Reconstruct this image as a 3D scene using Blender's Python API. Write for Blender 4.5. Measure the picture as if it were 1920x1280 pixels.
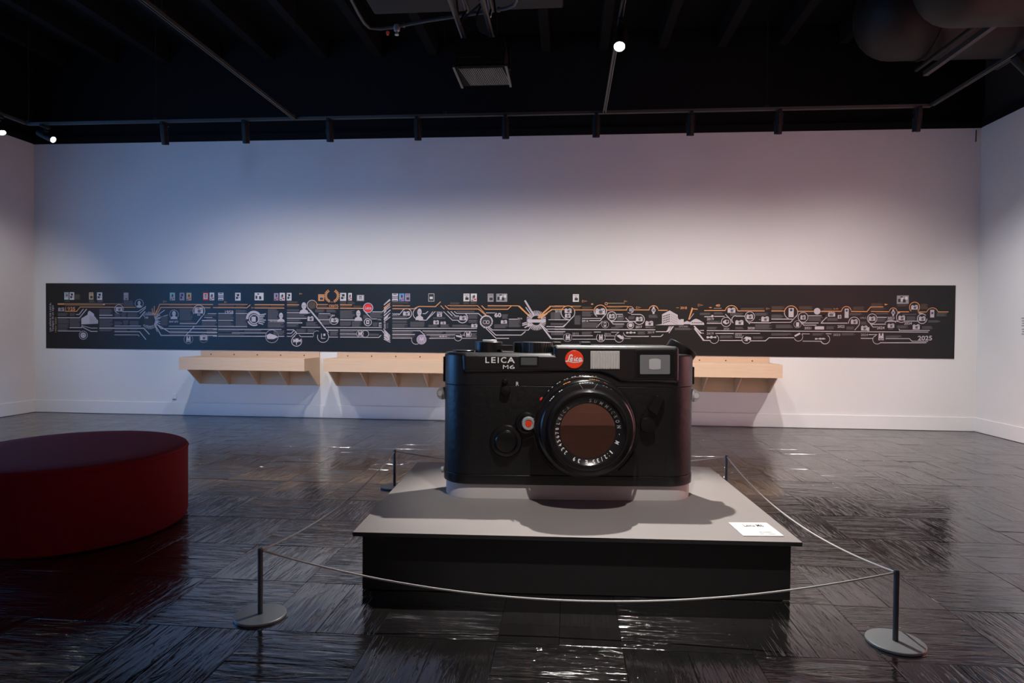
import bpy, bmesh, math, random
from mathutils import Vector, Matrix
for o in list(bpy.data.objects): bpy.data.objects.remove(o)
random.seed(7)
S = bpy.context.scene
C = S.collection

# ------------------------------------------------------------------ camera
F, PITCH, ROLL, YAW, EYE = 1196.1, 0.0177, 0.0085, -0.0851, Vector((0, 0, 1.5))
_f = Vector((math.sin(YAW), math.cos(YAW), 0)); _r = Vector((math.cos(YAW), -math.sin(YAW), 0)); _u = Vector((0, 0, 1))
FW = _f*math.cos(PITCH) - _u*math.sin(PITCH); _u2 = _u*math.cos(PITCH) + _f*math.sin(PITCH)
RT = _r*math.cos(ROLL) + _u2*math.sin(ROLL); UP = _u2*math.cos(ROLL) - _r*math.sin(ROLL)
cd = bpy.data.cameras.new('viewpoint'); cam = bpy.data.objects.new('viewpoint', cd); C.objects.link(cam)
cd.sensor_width = 36; cd.lens = F/1920*36; cd.clip_end = 60
m = Matrix((RT, UP, -FW)).transposed().to_4x4(); m.translation = EYE; cam.matrix_world = m
S.camera = cam
S.view_settings.view_transform = 'Standard'; S.view_settings.look = 'None'
S.view_settings.gamma = 1; S.view_settings.use_curve_mapping = False; S.view_settings.exposure = 0.0
# ------------------------------------------------------------------ world
W = bpy.data.worlds.new('gallery_dark'); S.world = W; W.use_nodes = True
W.node_tree.nodes['Background'].inputs[0].default_value = (0.5, 0.5, 0.55, 1); W.node_tree.nodes['Background'].inputs[1].default_value = 0.004

def spot(name, loc, target, energy, color=(1, 1, 1), angle=60, blend=1.0, size=0.05):
    l = bpy.data.lights.new(name, 'SPOT'); l.energy = energy; l.color = color
    l.spot_size = math.radians(angle); l.spot_blend = blend; l.shadow_soft_size = size
    o = bpy.data.objects.new(name, l); C.objects.link(o); o.location = loc
    o.rotation_euler = (Vector(target)-Vector(loc)).to_track_quat('-Z', 'Y').to_euler()
    return o
def wallwasher(o):
    """asymmetric wall-washer optic: more light the steeper it points down"""
    l = o.data; l.use_nodes = True; nt = l.node_tree; em = nt.nodes['Emission']; g = nt.nodes.new('ShaderNodeNewGeometry'); sp = nt.nodes.new('ShaderNodeSeparateXYZ')
    nt.links.new(g.outputs['Incoming'], sp.inputs[0]); sq = nt.nodes.new('ShaderNodeMath'); sq.operation = 'MULTIPLY'; nt.links.new(sp.outputs['Z'], sq.inputs[0]); nt.links.new(sp.outputs['Z'], sq.inputs[1])
    om = nt.nodes.new('ShaderNodeMath'); om.operation = 'SUBTRACT'; om.inputs[0].default_value = 1.0; nt.links.new(sq.outputs[0], om.inputs[1])
    mx = nt.nodes.new('ShaderNodeMath'); mx.operation = 'MAXIMUM'; mx.inputs[1].default_value = .2; nt.links.new(om.outputs[0], mx.inputs[0])
    dv = nt.nodes.new('ShaderNodeMath'); dv.operation = 'DIVIDE'; dv.inputs[0].default_value = 1.0; nt.links.new(mx.outputs[0], dv.inputs[1]); nt.links.new(dv.outputs[0], em.inputs['Strength'])
    return o
BLUE, PINK, WASH, BACK = 530, 225, 1.68, 1080
# room dimensions in metres (from the picture's perspective)
D, XL, XR, H, YR, ZC = 10.393, -9.255, 6.298, 4.665, -1.9, 6.35
TZ, TY = 4.20, 8.0            # light track height and its distance
# coloured washes on the back wall (soft stage lamps behind the viewer)
spot('blue_wash', (-5.0, -1.2, 3.2), (-4.7, D, 2.8), BLUE, (0.29, 0.56, 1.0), 52, 1, .8)
spot('pink_wash', (3.2, -1.2, 3.2), (3.0, D, 2.9), PINK, (1.0, 0.69, 0.65), 50, 1, .8)
# coloured lamps on the side tracks washing the side walls outside the picture
spot('blue_side_wash', (-6.6, 4.6, 4.1), (XL, 4.8, 1.5), 4500, (0.10, 0.40, 1.0), 100, 1, .2)
spot('pink_side_wash', (3.9, 5.0, 4.1), (XR, 5.2, 1.5), 1900, (1.0, 0.38, 0.38), 100, 1, .2)
# added unseen lamp: brightens the rear wall that the lens glass reflects
spot('rear_fill', (1.4, 0.3, 4.1), (1.4, YR, 0.9), 190, (1, .9, .8), 100, 1, .05)
# gallery spot on the exhibit from the front; its partner sits in the bright lamp on the middle track
spot('front_key', (0.34, 2.45, 4.1), (0.30, 4.25, 0.75), 450, (1, .95, .9), 46, .6, .035)

# ------------------------------------------------------------------ geometry helpers
def ray(px, py): return (FW*F + RT*(px-960) - UP*(py-640)).normalized()
def onY(px, py, Y): d = ray(px, py); return EYE + d*((Y-EYE.y)/d.y)
def onZ(px, py, Z): d = ray(px, py); return EYE + d*((Z-EYE.z)/d.z)
def onX(px, py, X): d = ray(px, py); return EYE + d*((X-EYE.x)/d.x)

class MB:
    def __init__(s): s.v = []; s.f = []
    def add(s, vs, fs):
        n = len(s.v); s.v += [tuple(v) for v in vs]; s.f += [tuple(i+n for i in f) for f in fs]; return s
    def box(s, x0, y0, z0, x1, y1, z1, b=0):
        if b <= 0:
            return s.add([(x, y, z) for z in (z0, z1) for y in (y0, y1) for x in (x0, x1)], [(0,2,3,1),(4,5,7,6),(0,1,5,4),(2,6,7,3),(0,4,6,2),(1,3,7,5)])
        bm = bmesh.new(); bmesh.ops.create_cube(bm, size=1)
        for v in bm.verts: v.co = Vector(((x0+x1)/2+v.co.x*(x1-x0), (y0+y1)/2+v.co.y*(y1-y0), (z0+z1)/2+v.co.z*(z1-z0)))
        bmesh.ops.bevel(bm, geom=bm.edges[:], offset=b, segments=2, affect='EDGES', profile=.5)
        bm.verts.index_update(); s.add([v.co for v in bm.verts], [[v.index for v in f.verts] for f in bm.faces]); bm.free(); return s
    def prism(s, pts, fn0, fn1):
        n = len(pts); s.add([fn0(*p) for p in pts]+[fn1(*p) for p in pts], [tuple(range(n))[::-1], tuple(range(n, 2*n))]+[(i, (i+1) % n, n+(i+1) % n, n+i) for i in range(n)]); return s
    def tube(s, pts, r, n=8, caps=True):
        pts = [Vector(p) for p in pts]; R = r if isinstance(r, (list, tuple)) else [r]*len(pts); base = len(s.v); ref = None
        for i, p in enumerate(pts):
            t = (pts[min(i+1, len(pts)-1)]-pts[max(i-1, 0)]).normalized()
            if ref is None: ref = t.orthogonal().normalized()
            ref = (ref - t*ref.dot(t)).normalized(); b = t.cross(ref)
            s.v += [tuple(p+(ref*math.cos(2*math.pi*k/n)+b*math.sin(2*math.pi*k/n))*R[i]) for k in range(n)]
        for i in range(len(pts)-1):
            for k in range(n): s.f.append((base+i*n+k, base+i*n+(k+1) % n, base+(i+1)*n+(k+1) % n, base+(i+1)*n+k))
        if caps: s.f += [tuple(base+k for k in range(n))[::-1], tuple(base+(len(pts)-1)*n+k for k in range(n))]
        return s
    def lathe(s, prof, fn, n=48, a0=0, a1=2*math.pi, caps=True):
        """prof: (radius, height) rows; fn(x, y, h) places a point; full turn unless a0..a1."""
        full = abs(a1-a0-2*math.pi) < 1e-6; cols = n if full else n+1; base = len(s.v)
        for r, hgt in prof:
            for k in range(cols):
                a = a0+(a1-a0)*k/n; s.v.append(tuple(fn(r*math.cos(a), r*math.sin(a), hgt)))
        for i in range(len(prof)-1):
            for k in range(n):
                k2 = (k+1) % cols
                s.f.append((base+i*cols+k, base+i*cols+k2, base+(i+1)*cols+k2, base+(i+1)*cols+k))
        if full and caps:
            if prof[0][0] > 0: s.f.append(tuple(base+k for k in range(cols))[::-1])
            if prof[-1][0] > 0: s.f.append(tuple(base+(len(prof)-1)*cols+k for k in range(cols)))
        return s
    def build(s, name, mat, parent=None, smooth=False, loc=None):
        me = bpy.data.meshes.new(name); me.from_pydata(s.v, [], s.f)
        bm = bmesh.new(); bm.from_mesh(me); bmesh.ops.recalc_face_normals(bm, faces=bm.faces[:]); bm.to_mesh(me); bm.free()
        me.materials.append(mat)
        if smooth: smooth_by_angle(me)
        o = bpy.data.objects.new(name, me); C.objects.link(o)
        if parent: o.parent = parent
        if loc is not None: o.location = loc
        return o
def smooth_by_angle(me, ang=35):
    for p in me.polygons: p.use_smooth = True
    bm = bmesh.new(); bm.from_mesh(me)
    for e in bm.edges:
        e.smooth = not (len(e.link_faces) != 2 or e.calc_face_angle(0) > math.radians(ang))
    bm.to_mesh(me); bm.free()
def empty(name, loc=(0, 0, 0), rz=0):
    o = bpy.data.objects.new(name, None); C.objects.link(o); o.location = loc; o.rotation_euler = (0, 0, rz); o.empty_display_size = .1; return o
def tag(o, label=None, cat=None, group=None, kind=None):
    if label: o['label'] = label
    if cat: o['category'] = cat
    if group: o['group'] = group
    if kind: o['kind'] = kind
    return o
def copy_tree(o, parent=None):
    c = o.copy(); C.objects.link(c); c.parent = parent
    for ch in list(o.children): copy_tree(ch, c)
    return c

# ------------------------------------------------------------------ materials
def mat(name, col, rough=.5, metal=0, spec=.5, var=0, vscale=8, bump=0, bscale=60, ior=None, emit=None, stretch=(1, 1, 1), coat=0):
    M = bpy.data.materials.new(name); M.use_nodes = True; nt = M.node_tree; b = nt.nodes['Principled BSDF']
    b.inputs['Base Color'].default_value = (*col, 1); b.inputs['Roughness'].default_value = rough; b.inputs['Metallic'].default_value = metal
    b.inputs['Specular IOR Level'].default_value = spec
    if ior: b.inputs['IOR'].default_value = ior
    if coat: b.inputs['Coat Weight'].default_value = coat; b.inputs['Coat Roughness'].default_value = .05
    if emit: b.inputs['Emission Color'].default_value = (*emit[0], 1); b.inputs['Emission Strength'].default_value = emit[1]
    tc = nt.nodes.new('ShaderNodeTexCoord'); mp = nt.nodes.new('ShaderNodeMapping'); mp.inputs['Scale'].default_value = stretch
    nt.links.new(tc.outputs['Object'], mp.inputs['Vector'])
    n = nt.nodes.new('ShaderNodeTexNoise'); n.inputs['Scale'].default_value = vscale; n.inputs['Detail'].default_value = 4
    nt.links.new(mp.outputs[0], n.inputs['Vector'])
    r = nt.nodes.new('ShaderNodeMix'); r.data_type = 'RGBA'
    v = max(var, .02)
    r.inputs['A'].default_value = (*[c*(1-v) for c in col], 1); r.inputs['B'].default_value = (*[min(1, c*(1+v)) for c in col], 1)
    nt.links.new(n.outputs['Fac'], r.inputs['Factor']); nt.links.new(r.outputs['Result'], b.inputs['Base Color'])
    if bump:
        n2 = nt.nodes.new('ShaderNodeTexNoise'); n2.inputs['Scale'].default_value = bscale; n2.inputs['Detail'].default_value = 5
        nt.links.new(mp.outputs[0], n2.inputs['Vector'])
        bp = nt.nodes.new('ShaderNodeBump'); bp.inputs['Strength'].default_value = bump; bp.inputs['Distance'].default_value = .01
        nt.links.new(n2.outputs['Fac'], bp.inputs['Height']); nt.links.new(bp.outputs[0], b.inputs['Normal'])
    return M
M = {}
M['wall'] = mat('white_wall_paint', (.72, .70, .69), .6, spec=.3, var=.015, vscale=1.2, bump=.03, bscale=120)
M['rear'] = mat('warm_rear_wall_paint', (.62, .45, .36), .7, spec=.2)
M['base_paint'] = mat('white_baseboard_paint', (.74, .73, .72), .4, spec=.4)
M['black_wall'] = mat('black_wall_paint', (.006, .006, .007), .8, spec=.15)
M['brown_wall'] = mat('dark_brown_wall_paint', (.035, .028, .026), .8, spec=.15)
M['black_ceiling'] = mat('black_ceiling_paint', (.006, .006, .007), .85, spec=.1)
M['joist'] = mat('black_joist_paint', (.008, .0075, .008), .8, spec=.15)
M['duct'] = mat('dark_brown_duct_metal', (.013, .0105, .010), .55, spec=.3)
M['black_metal'] = mat('black_fixture_metal', (.004, .004, .0045), .5, spec=.3)
M['grey_track'] = mat('grey_track_metal', (.075, .07, .07), .45, metal=.4)
M['pipe'] = mat('grey_pipe_metal', (.10, .095, .095), .4, metal=.6)
M['bright_metal'] = mat('bright_brushed_metal', (.55, .54, .54), .35, metal=.8)
M['lamp_glow'] = mat('lit_lamp_lens', (1, 1, 1), .4, emit=((1, .98, .95), 40))
M['lamp_soft'] = mat('lit_lamp_rim', (1, 1, 1), .4, emit=((1, .98, .95), 1.2))
M['ply'] = mat('pale_plywood', (.56, .395, .28), .55, var=.10, vscale=3, stretch=(1, 8, 14), spec=.3)
M['screw'] = mat('dark_screw_head', (.05, .04, .035), .4, metal=.5)
M['outlet'] = mat('white_outlet_plastic', (.75, .75, .75), .3)
M['slot'] = mat('dark_slot', (.02, .02, .02), .6)
M['red_fabric'] = mat('dark_red_fabric', (.24, .006, .013), .85, var=.12, vscale=120, bump=.15, bscale=400, spec=.2)
M['platform_top'] = mat('dark_grey_fibreboard', (.215, .195, .187), .5, var=.04, vscale=9, bump=.04, bscale=300, spec=.35)
M['platform_side'] = mat('black_platform_paint', (.018, .018, .018), .55, spec=.3)
M['platform_edge'] = mat('black_board_edge', (.02, .02, .02), .5)
M['plinth'] = mat('light_grey_plinth_paint', (.60, .565, .55), .45, spec=.4)
M['card'] = mat('white_card', (.60, .585, .575), .5)
M['ink'] = mat('black_ink', (.02, .02, .02), .6)
M['ink_grey'] = mat('grey_ink', (.30, .30, .30), .6)
M['post'] = mat('grey_post_metal', (.075, .085, .095), .35, metal=.3)
M['disc'] = mat('grey_powder_coated_disc', (.22, .24, .25), .4, metal=.2)
M['cord'] = mat('light_grey_elastic_cord', (.55, .54, .53), .6)
M['lacquer'] = mat('black_lacquer', (.006, .006, .0065), .28, spec=.5)
M['topplate'] = mat('black_chrome_top_plate', (.006, .006, .0065), .35, spec=.7)
M['leather'] = mat('black_grained_leather', (.005, .005, .0055), .38, spec=.5, bump=.35, bscale=22)
M['gloss_black'] = mat('gloss_black_barrel', (.008, .008, .009), .18, spec=.6)
M['matt_black'] = mat('matt_black_recess', (.004, .004, .004), .7, spec=.2)
M['ring_face'] = mat('lens_name_ring', (.035, .033, .033), .22, metal=.6)
M['white_ink'] = mat('white_engraved_paint', (.75, .74, .73), .5)
M['orange_ink'] = mat('orange_engraved_paint', (.75, .25, .04), .5)
M['red_badge'] = mat('red_enamel', (.86, .055, .018), .3)
M['silver'] = mat('silver_metal', (.42, .42, .43), .35, metal=.2)
M['rib_glass'] = mat('ribbed_frosted_window', (.52, .50, .48), .35)
M['grey_glass'] = mat('grey_window_glass', (.17, .17, .175), .25)
M['dark_glass'] = mat('dark_window_glass', (.075, .078, .08), .2)
M['pale_glass'] = mat('pale_frosted_glass', (.42, .42, .425), .35)
M['lens_glass'] = mat('brown_coated_lens_glass', (.42, .27, .21), .03, metal=1)
M['banner'] = mat('black_vinyl', (.005, .005, .0055), .40, spec=.45)
for n_, c_ in dict(pw=(.46, .415, .45), po=(.62, .27, .10), pg=(.085, .078, .085), pb=(.075, .05, .035), pd=(.30, .27, .29), pr=(.70, .02, .03), pt=(.25, .45, .45), pk=(.03, .03, .03), pl=(.60, .58, .58), pn=(.50, .36, .18), pu=(.12, .28, .55), pp=(.30, .24, .36)).items():
    M[n_] = mat('print_'+n_, c_, .5, spec=.4)

def floor_material():
    Mt = bpy.data.materials.new('black_lacquered_rough_plank'); Mt.use_nodes = True; nt = Mt.node_tree; N = nt.nodes; L = nt.links.new
    b = N['Principled BSDF']; b.inputs['Base Color'].default_value = (.010, .009, .009, 1); b.inputs['Roughness'].default_value = .13; b.inputs['IOR'].default_value = 2.8
    uv = N.new('ShaderNodeUVMap'); uv.uv_map = 'UVMap'; oi = N.new('ShaderNodeObjectInfo')
    mul = N.new('ShaderNodeMath'); mul.operation = 'MULTIPLY'; mul.inputs[1].default_value = 97.0; L(oi.outputs['Random'], mul.inputs[0])
    cx = N.new('ShaderNodeCombineXYZ'); L(mul.outputs[0], cx.inputs['X']); L(mul.outputs[0], cx.inputs['Z'])
    ad = N.new('ShaderNodeVectorMath'); ad.operation = 'ADD'; L(uv.outputs[0], ad.inputs[0]); L(cx.outputs[0], ad.inputs[1])
    def noise(sx, sy, detail, dist):
        mp = N.new('ShaderNodeMapping'); mp.inputs['Scale'].default_value = (sx, sy, 1); L(ad.outputs[0], mp.inputs['Vector'])
        n = N.new('ShaderNodeTexNoise'); n.inputs['Scale'].default_value = 1; n.inputs['Detail'].default_value = detail; n.inputs['Distortion'].default_value = dist
        L(mp.outputs[0], n.inputs['Vector']); return n
    n1 = noise(3.0, 15, 4, 1.0); n2 = noise(2.6, 46, 3, .5); n3 = noise(5, 9, 2, 0); n4 = noise(2.2, 5, 2, 0)
    b1 = N.new('ShaderNodeBump'); b1.inputs['Strength'].default_value = FL1; b1.inputs['Distance'].default_value = .008; L(n1.outputs['Fac'], b1.inputs['Height'])
    # narrow grooves along the grain, denser in some boards than in others
    sb = N.new('ShaderNodeMath'); sb.operation = 'SUBTRACT'; sb.inputs[1].default_value = .5; L(n2.outputs['Fac'], sb.inputs[0])
    ab = N.new('ShaderNodeMath'); ab.operation = 'ABSOLUTE'; L(sb.outputs[0], ab.inputs[0])
    wd = N.new('ShaderNodeMapRange'); wd.inputs['From Min'].default_value = .40; wd.inputs['From Max'].default_value = .68; wd.inputs['To Min'].default_value = .012; wd.inputs['To Max'].default_value = .06; L(n4.outputs['Fac'], wd.inputs['Value'])
    dv = N.new('ShaderNodeMath'); dv.operation = 'DIVIDE'; dv.use_clamp = True; L(ab.outputs[0], dv.inputs[0]); L(wd.outputs[0], dv.inputs[1])
    b2 = N.new('ShaderNodeBump'); b2.inputs['Strength'].default_value = FL2; b2.inputs['Distance'].default_value = .0022; L(dv.outputs[0], b2.inputs['Height']); L(b1.outputs[0], b2.inputs['Normal'])
    L(b2.outputs[0], b.inputs['Normal'])
    mr = N.new('ShaderNodeMapRange'); mr.inputs['To Min'].default_value = .05; mr.inputs['To Max'].default_value = .17; L(n3.outputs['Fac'], mr.inputs['Value']); L(mr.outputs[0], b.inputs['Roughness'])
    return Mt
FL1, FL2 = .38, .48
M['floor'] = floor_material()

# ------------------------------------------------------------------ room shell
def slab(name, mat_, *b):
    o = MB().box(*b).build(name, mat_); o['kind'] = 'structure'; return o
T = .15
slab('wall_back', M['wall'], XL-T, D, 0, XR+T, D+T, H)
slab('wall_left', M['wall'], XL-T, YR-T, 0, XL, D, H)
slab('wall_right', M['wall'], XR, YR-T, 0, XR+T, D, H)
slab('wall_rear', M['rear'], XL, YR-T, 0, XR, YR, H)
# black upper walls, set back behind the white ones
slab('wall_upper_back', M['black_wall'], XL-T, D+.10, H, XR+T, D+.3, ZC)
slab('wall_upper_left', M['black_wall'], XL-.3, YR-T, H, XL-.10, D+.3, ZC)
slab('wall_upper_right', M['brown_wall'], XR+.10, YR-T, H, XR+.3, D+.3, ZC)
slab('wall_upper_rear', M['black_wall'], XL-.3, YR-.3, H, XR+.3, YR-.1, ZC)
slab('ceiling', M['black_ceiling'], XL-.3, YR-.3, ZC, XR+.3, D+.3, ZC+.15)
slab('trim_1', M['black_wall'], XL, D-.012, H-.012, XR, D+.02, H+.10)
slab('trim_2', M['black_wall'], XL-.02, YR, H-.006, XL+.012, D-.012, H+.10)
slab('trim_3', M['black_wall'], XR-.012, YR, H-.006, XR+.02, D-.012, H+.12)
HB = .216
def baseboard(name, *b):
    o = MB().box(*b, b=.004).build(name, M['base_paint']); o['kind'] = 'structure'; return o
baseboard('baseboard_back', XL, D-.022, 0.004, XR, D, HB)
baseboard('baseboard_left', XL, YR, 0.004, XL+.022, D-.022, HB)
baseboard('baseboard_right', XR-.022, YR, 0.004, XR, D-.022, HB)
baseboard('baseboard_rear', XL+.022, YR, 0.004, XR-.022, YR+.022, HB).data.materials[0] = M['rear']

# ------------------------------------------------------------------ parquet: pairs of planks laid in a basket weave
PL = .60                                     # plank length, two planks make a square
floor = MB().box(XL-T, YR-T, -.12, XR+T, D+T, -.026).build('floor', M['slot']); floor['kind'] = 'structure'
def plank_mesh(k):
    rnd = random.Random(k); l, w = PL/2-.0006, PL/4-.0006; b = .002
    def z(x, y): return rnd.uniform(-.0006, .0006)
    vs = [(sx*l, sy*w, -.026) for sx, sy in ((-1,-1),(1,-1),(1,1),(-1,1))]
    vs += [(sx*l, sy*w, -.0014) for sx, sy in ((-1,-1),(1,-1),(1,1),(-1,1))]
    xs = [-l+b, -l*.35, l*.35, l-b]; ys = [-w+b, 0, w-b]
    top = len(vs); vs += [(x, y, z(x, y)) for y in ys for x in xs]
    fs = [(0,1,5,4),(1,2,6,5),(2,3,7,6),(3,0,4,7)]
    for j in range(2):
        for i in range(3): fs.append((top+j*4+i, top+j*4+i+1, top+j*4+i+5, top+j*4+i+4))
    fs += [(4,5,top+3,top+2,top+1,top), (5,6,top+11,top+7,top+3), (6,7,top+8,top+9,top+10,top+11), (7,4,top,top+4,top+8)]
    return vs, fs
PM = [plank_mesh(k) for k in range(6)]
def plank_data(name, items):
    me = bpy.data.meshes.new(name); v = []; f = []; uv = []
    for k, cx, cy, turn, off in items:
        vs, fs = PM[k]; n = len(v)
        for x, y, z in vs: v.append((cx+(-y if turn else x), cy+(x if turn else y), z))
        f += [tuple(i+n for i in q) for q in fs]; uv += [(x+off, y+off*.37) for x, y, z in vs]
    me.from_pydata(v, [], f); u = me.uv_layers.new(name='UVMap')
    for l in me.loops: u.data[l.index].uv = uv[l.vertex_index]
    me.materials.append(M['floor']); smooth_by_angle(me, 8)
    return me
def project(p):
    d = Vector(p)-EYE; w = d.dot(FW)
    return (960+F*d.dot(RT)/w, 640-F*d.dot(UP)/w, w) if w > .2 else None
cells = []
gx0, gy0 = -1.52-PL*14, 2.43-PL*8
for i in range(30):
    for j in range(24):
        x, y = gx0+i*PL, gy0+j*PL
        if x+PL < XL-.05 or x > XR+.05 or y+PL < YR-.05 or y > D+.05: continue
        for s in (0, 1):
            turn = (i+j) % 2
            cells.append((x+(PL/4+s*PL/2 if turn else PL/2), y+(PL/2 if turn else PL/4+s*PL/2), turn))
def share(c):
    p = project((c[0], c[1], 0))
    if not p: return 0
    if not (-40 < p[0] < 1960 and 700 < p[1] < 1300): return 0
    if -1.2 < c[0] < 1.25 and 3.7 < c[1] < 5.4: return 0                      # under the platform
    if (c[0]+3.75)**2+(c[1]-4.57)**2 < .5: return 0                # under the seat
    a = [project((c[0]+sx*.3*(not c[2])+sx*.15*c[2], c[1]+sy*.15*(not c[2])+sy*.3*c[2], 0)) for sx, sy in ((-1,-1),(1,-1),(1,1),(-1,1))]
    if None in a: return 0
    return abs(sum(a[k][0]*a[(k+1) % 4][1]-a[(k+1) % 4][0]*a[k][1] for k in range(4)))/2
cells.sort(key=share, reverse=True)
shared = [plank_data('plank', [(k, 0, 0, 0, k*7.3)]) for k in range(6)]
for q, (x, y, t) in enumerate(cells[:300]):
    o = bpy.data.objects.new('plank', shared[q % 6]); C.objects.link(o); o.parent = floor
    o.location = (x, y, random.uniform(-.0006, .0006)); o.rotation_euler = (random.uniform(-.0013, .0013), random.uniform(-.0013, .0013), (math.pi/2 if t else 0)+(math.pi if q % 2 else 0))
st = bpy.data.objects.new('parquet_planks', plank_data('parquet_planks', [(random.randrange(6), x, y, t, random.uniform(0, 90)) for x, y, t in cells[300:]]))
C.objects.link(st); st.parent = floor; st['kind'] = 'stuff'

# ------------------------------------------------------------------ plywood wall shelves
ZS0, ZS1 = onY(570, 696, 9.745).z, onY(570, 672.6, 9.745).z
ZB0, ZB1 = onY(600, 722.5, D).z, 1.108
def shelf(x0, x1, label, screws):
    e = empty('wall_shelf', (0, 0, 0)); dep = .64; yf = D-dep
    MB().box(x0, D-.02, ZB0, x1, D-.001, ZB1).build('back_board', M['ply'], e)
    MB().box(x0, yf+.02, ZS0+.02, x1, D-.021, ZS1-.004).build('shelf_board', M['ply'], e)
    MB().box(x0, yf, ZS0, x1, yf+.019, ZS1).build('front_lip', M['ply'], e)
    for xa, xb in ((x0-.0005, x0+.018), (x1-.018, x1+.0005)):
        MB().box(xa, yf+.0195, ZS0, xb, D-.0205, ZS1+.0005).build('end_panel', M['ply'], e)
    n = 5
    for k in range(n):
        x = x0+.001+(x1-x0-.022)*k/(n-1)
        MB().prism([(D-.0212, ZS0+.018), (yf+.17, ZS0+.018), (D-.07, ZB0+.006), (D-.0212, ZB0+.006)], lambda y, z: (x, y, z), lambda y, z: (x+.02, y, z)).build('bracket', M['ply'], e)
    for k in range(screws):
        x = x0+.12+(x1-x0-.2)*(k+.15)/(screws-.4)
        MB().lathe([(.011, 0), (.011, .002), (.006, .0035)], lambda a, b, h_, x=x: (x+a, D-.0203-h_, ZB1-.06+b), 10).build('screw_head', M['screw'], e)
    return tag(e, label, 'shelf', 'plywood wall shelves under the timeline banner')
xa = onY(599.7, 690, D).x
shelf(xa-2.08, xa, 'pale plywood wall shelf, leftmost of the three below the banner', 5)
xb = onY(633, 690, D).x
shelf(xb, xb+2.08, 'pale plywood wall shelf running behind the left end of the giant film camera', 5)
xc = onY(1441.8, 690, D).x
shelf(xc-2.08, xc, 'pale plywood wall shelf showing to the right of the giant film camera', 5)

# wall socket
e = empty('wall_socket', onY(327.5, 743, D)); 
MB().box(-.036, -.012, -.05, .036, -.001, .055, b=.004).build('cover_plate', M['outlet'], e)
MB().box(-.024, -.0155, .012, .024, -.0118, .040, b=.001).build('socket_face', M['outlet'], e)
MB().box(-.024, -.0155, -.036, .024, -.0118, -.010, b=.001).build('socket_face', M['outlet'], e)
MB().box(-.03, -.0135, -.050, .03, -.0122, -.041).build('lower_slot', M['slot'], e)
tag(e, 'small white wall socket above the baseboard left of the shelves', 'wall socket')

# ------------------------------------------------------------------ ceiling joists
JZ = 6.02
num = ['leftmost', 'second', 'third', 'fourth', 'fifth', 'sixth', 'seventh', 'eighth', 'ninth']
for k in range(17):
    x = -8.75+k*.93
    if x > XR: break
    o = MB().box(x-.07, YR, JZ, x+.07, D+.05, ZC-.002).build('ceiling_joist', M['joist'])
    w_ = (num[k]+' from the left' if k else 'leftmost') if k < 9 else ('rightmost' if k == 16 else num[16-k]+' from the right')
    tag(o, 'black ceiling joist running away from the viewer, '+w_, 'joist', 'black ceiling joists')

# ------------------------------------------------------------------ light tracks with hanging wires
def track(name, a, b, label, wires, mat_='grey_track'):
    a, b = Vector(a), Vector(b); t = (b-a).normalized(); n = Vector((-t.y, t.x, 0)); e = empty(name, a)
    w, hh = .019, .017
    mb = MB()
    pr = [(-w, -hh), (-w*.45, -hh), (-w*.45, hh*.4), (w*.45, hh*.4), (w*.45, -hh), (w, -hh), (w, hh), (-w, hh)]
    mb.prism(pr, lambda u, z: n*u+Vector((0, 0, z)), lambda u, z: (b-a)+n*u+Vector((0, 0, z)))
    mb.build('rail', M[mat_], e)
    for s in wires:
        p = (b-a)*s
        MB().tube([p+Vector((0, 0, hh)), p+Vector((0, 0, ZC-a.z))], .0055, 6).build('hanging_wire', M['joist'], e)
        MB().box(p.x-.022, p.y-.022, hh-.002, p.x+.022, p.y+.022, hh+.03).build('wire_clamp', M['black_metal'], e)
    return tag(e, label, 'light track')
pL, pR = onY(52, 250, TY), onY(1745, 209.5, TY)
TL, TR = pL.x, pR.x
def tx(px, py=235): return onY(px, py, TY).x
span = TR-TL
def frac(px): return (tx(px)-TL)/span
track('light_track', (TL, TY, TZ), (TR, TY, TZ), 'long black light track hanging in front of the back wall', [frac(54), frac(292), frac(553), frac(833), frac(1437)], 'grey_track')
track('light_track', (TL, YR+.3, TZ), (TL, TY-.03, TZ), 'light track along the left wall, cut off by the picture edge', [.5])
track('light_track', (TR, YR+.3, TZ), (TR, TY-.03, TZ), 'light track running along the right wall below the duct', [.4])
XA = onY(553, 232, TY).x; XB = onY(1133, 215, TY).x
track('light_track', (XA, YR+.3, TZ), (XA, TY-.03, TZ), 'light track crossing the dark ceiling diagonally at upper left', [.3, .72])
track('light_track', (XB, YR+.3, TZ), (XB, TY-.03, TZ), 'light track carrying the brightly shining lamp near the ceiling centre', [.3, .6])

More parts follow.
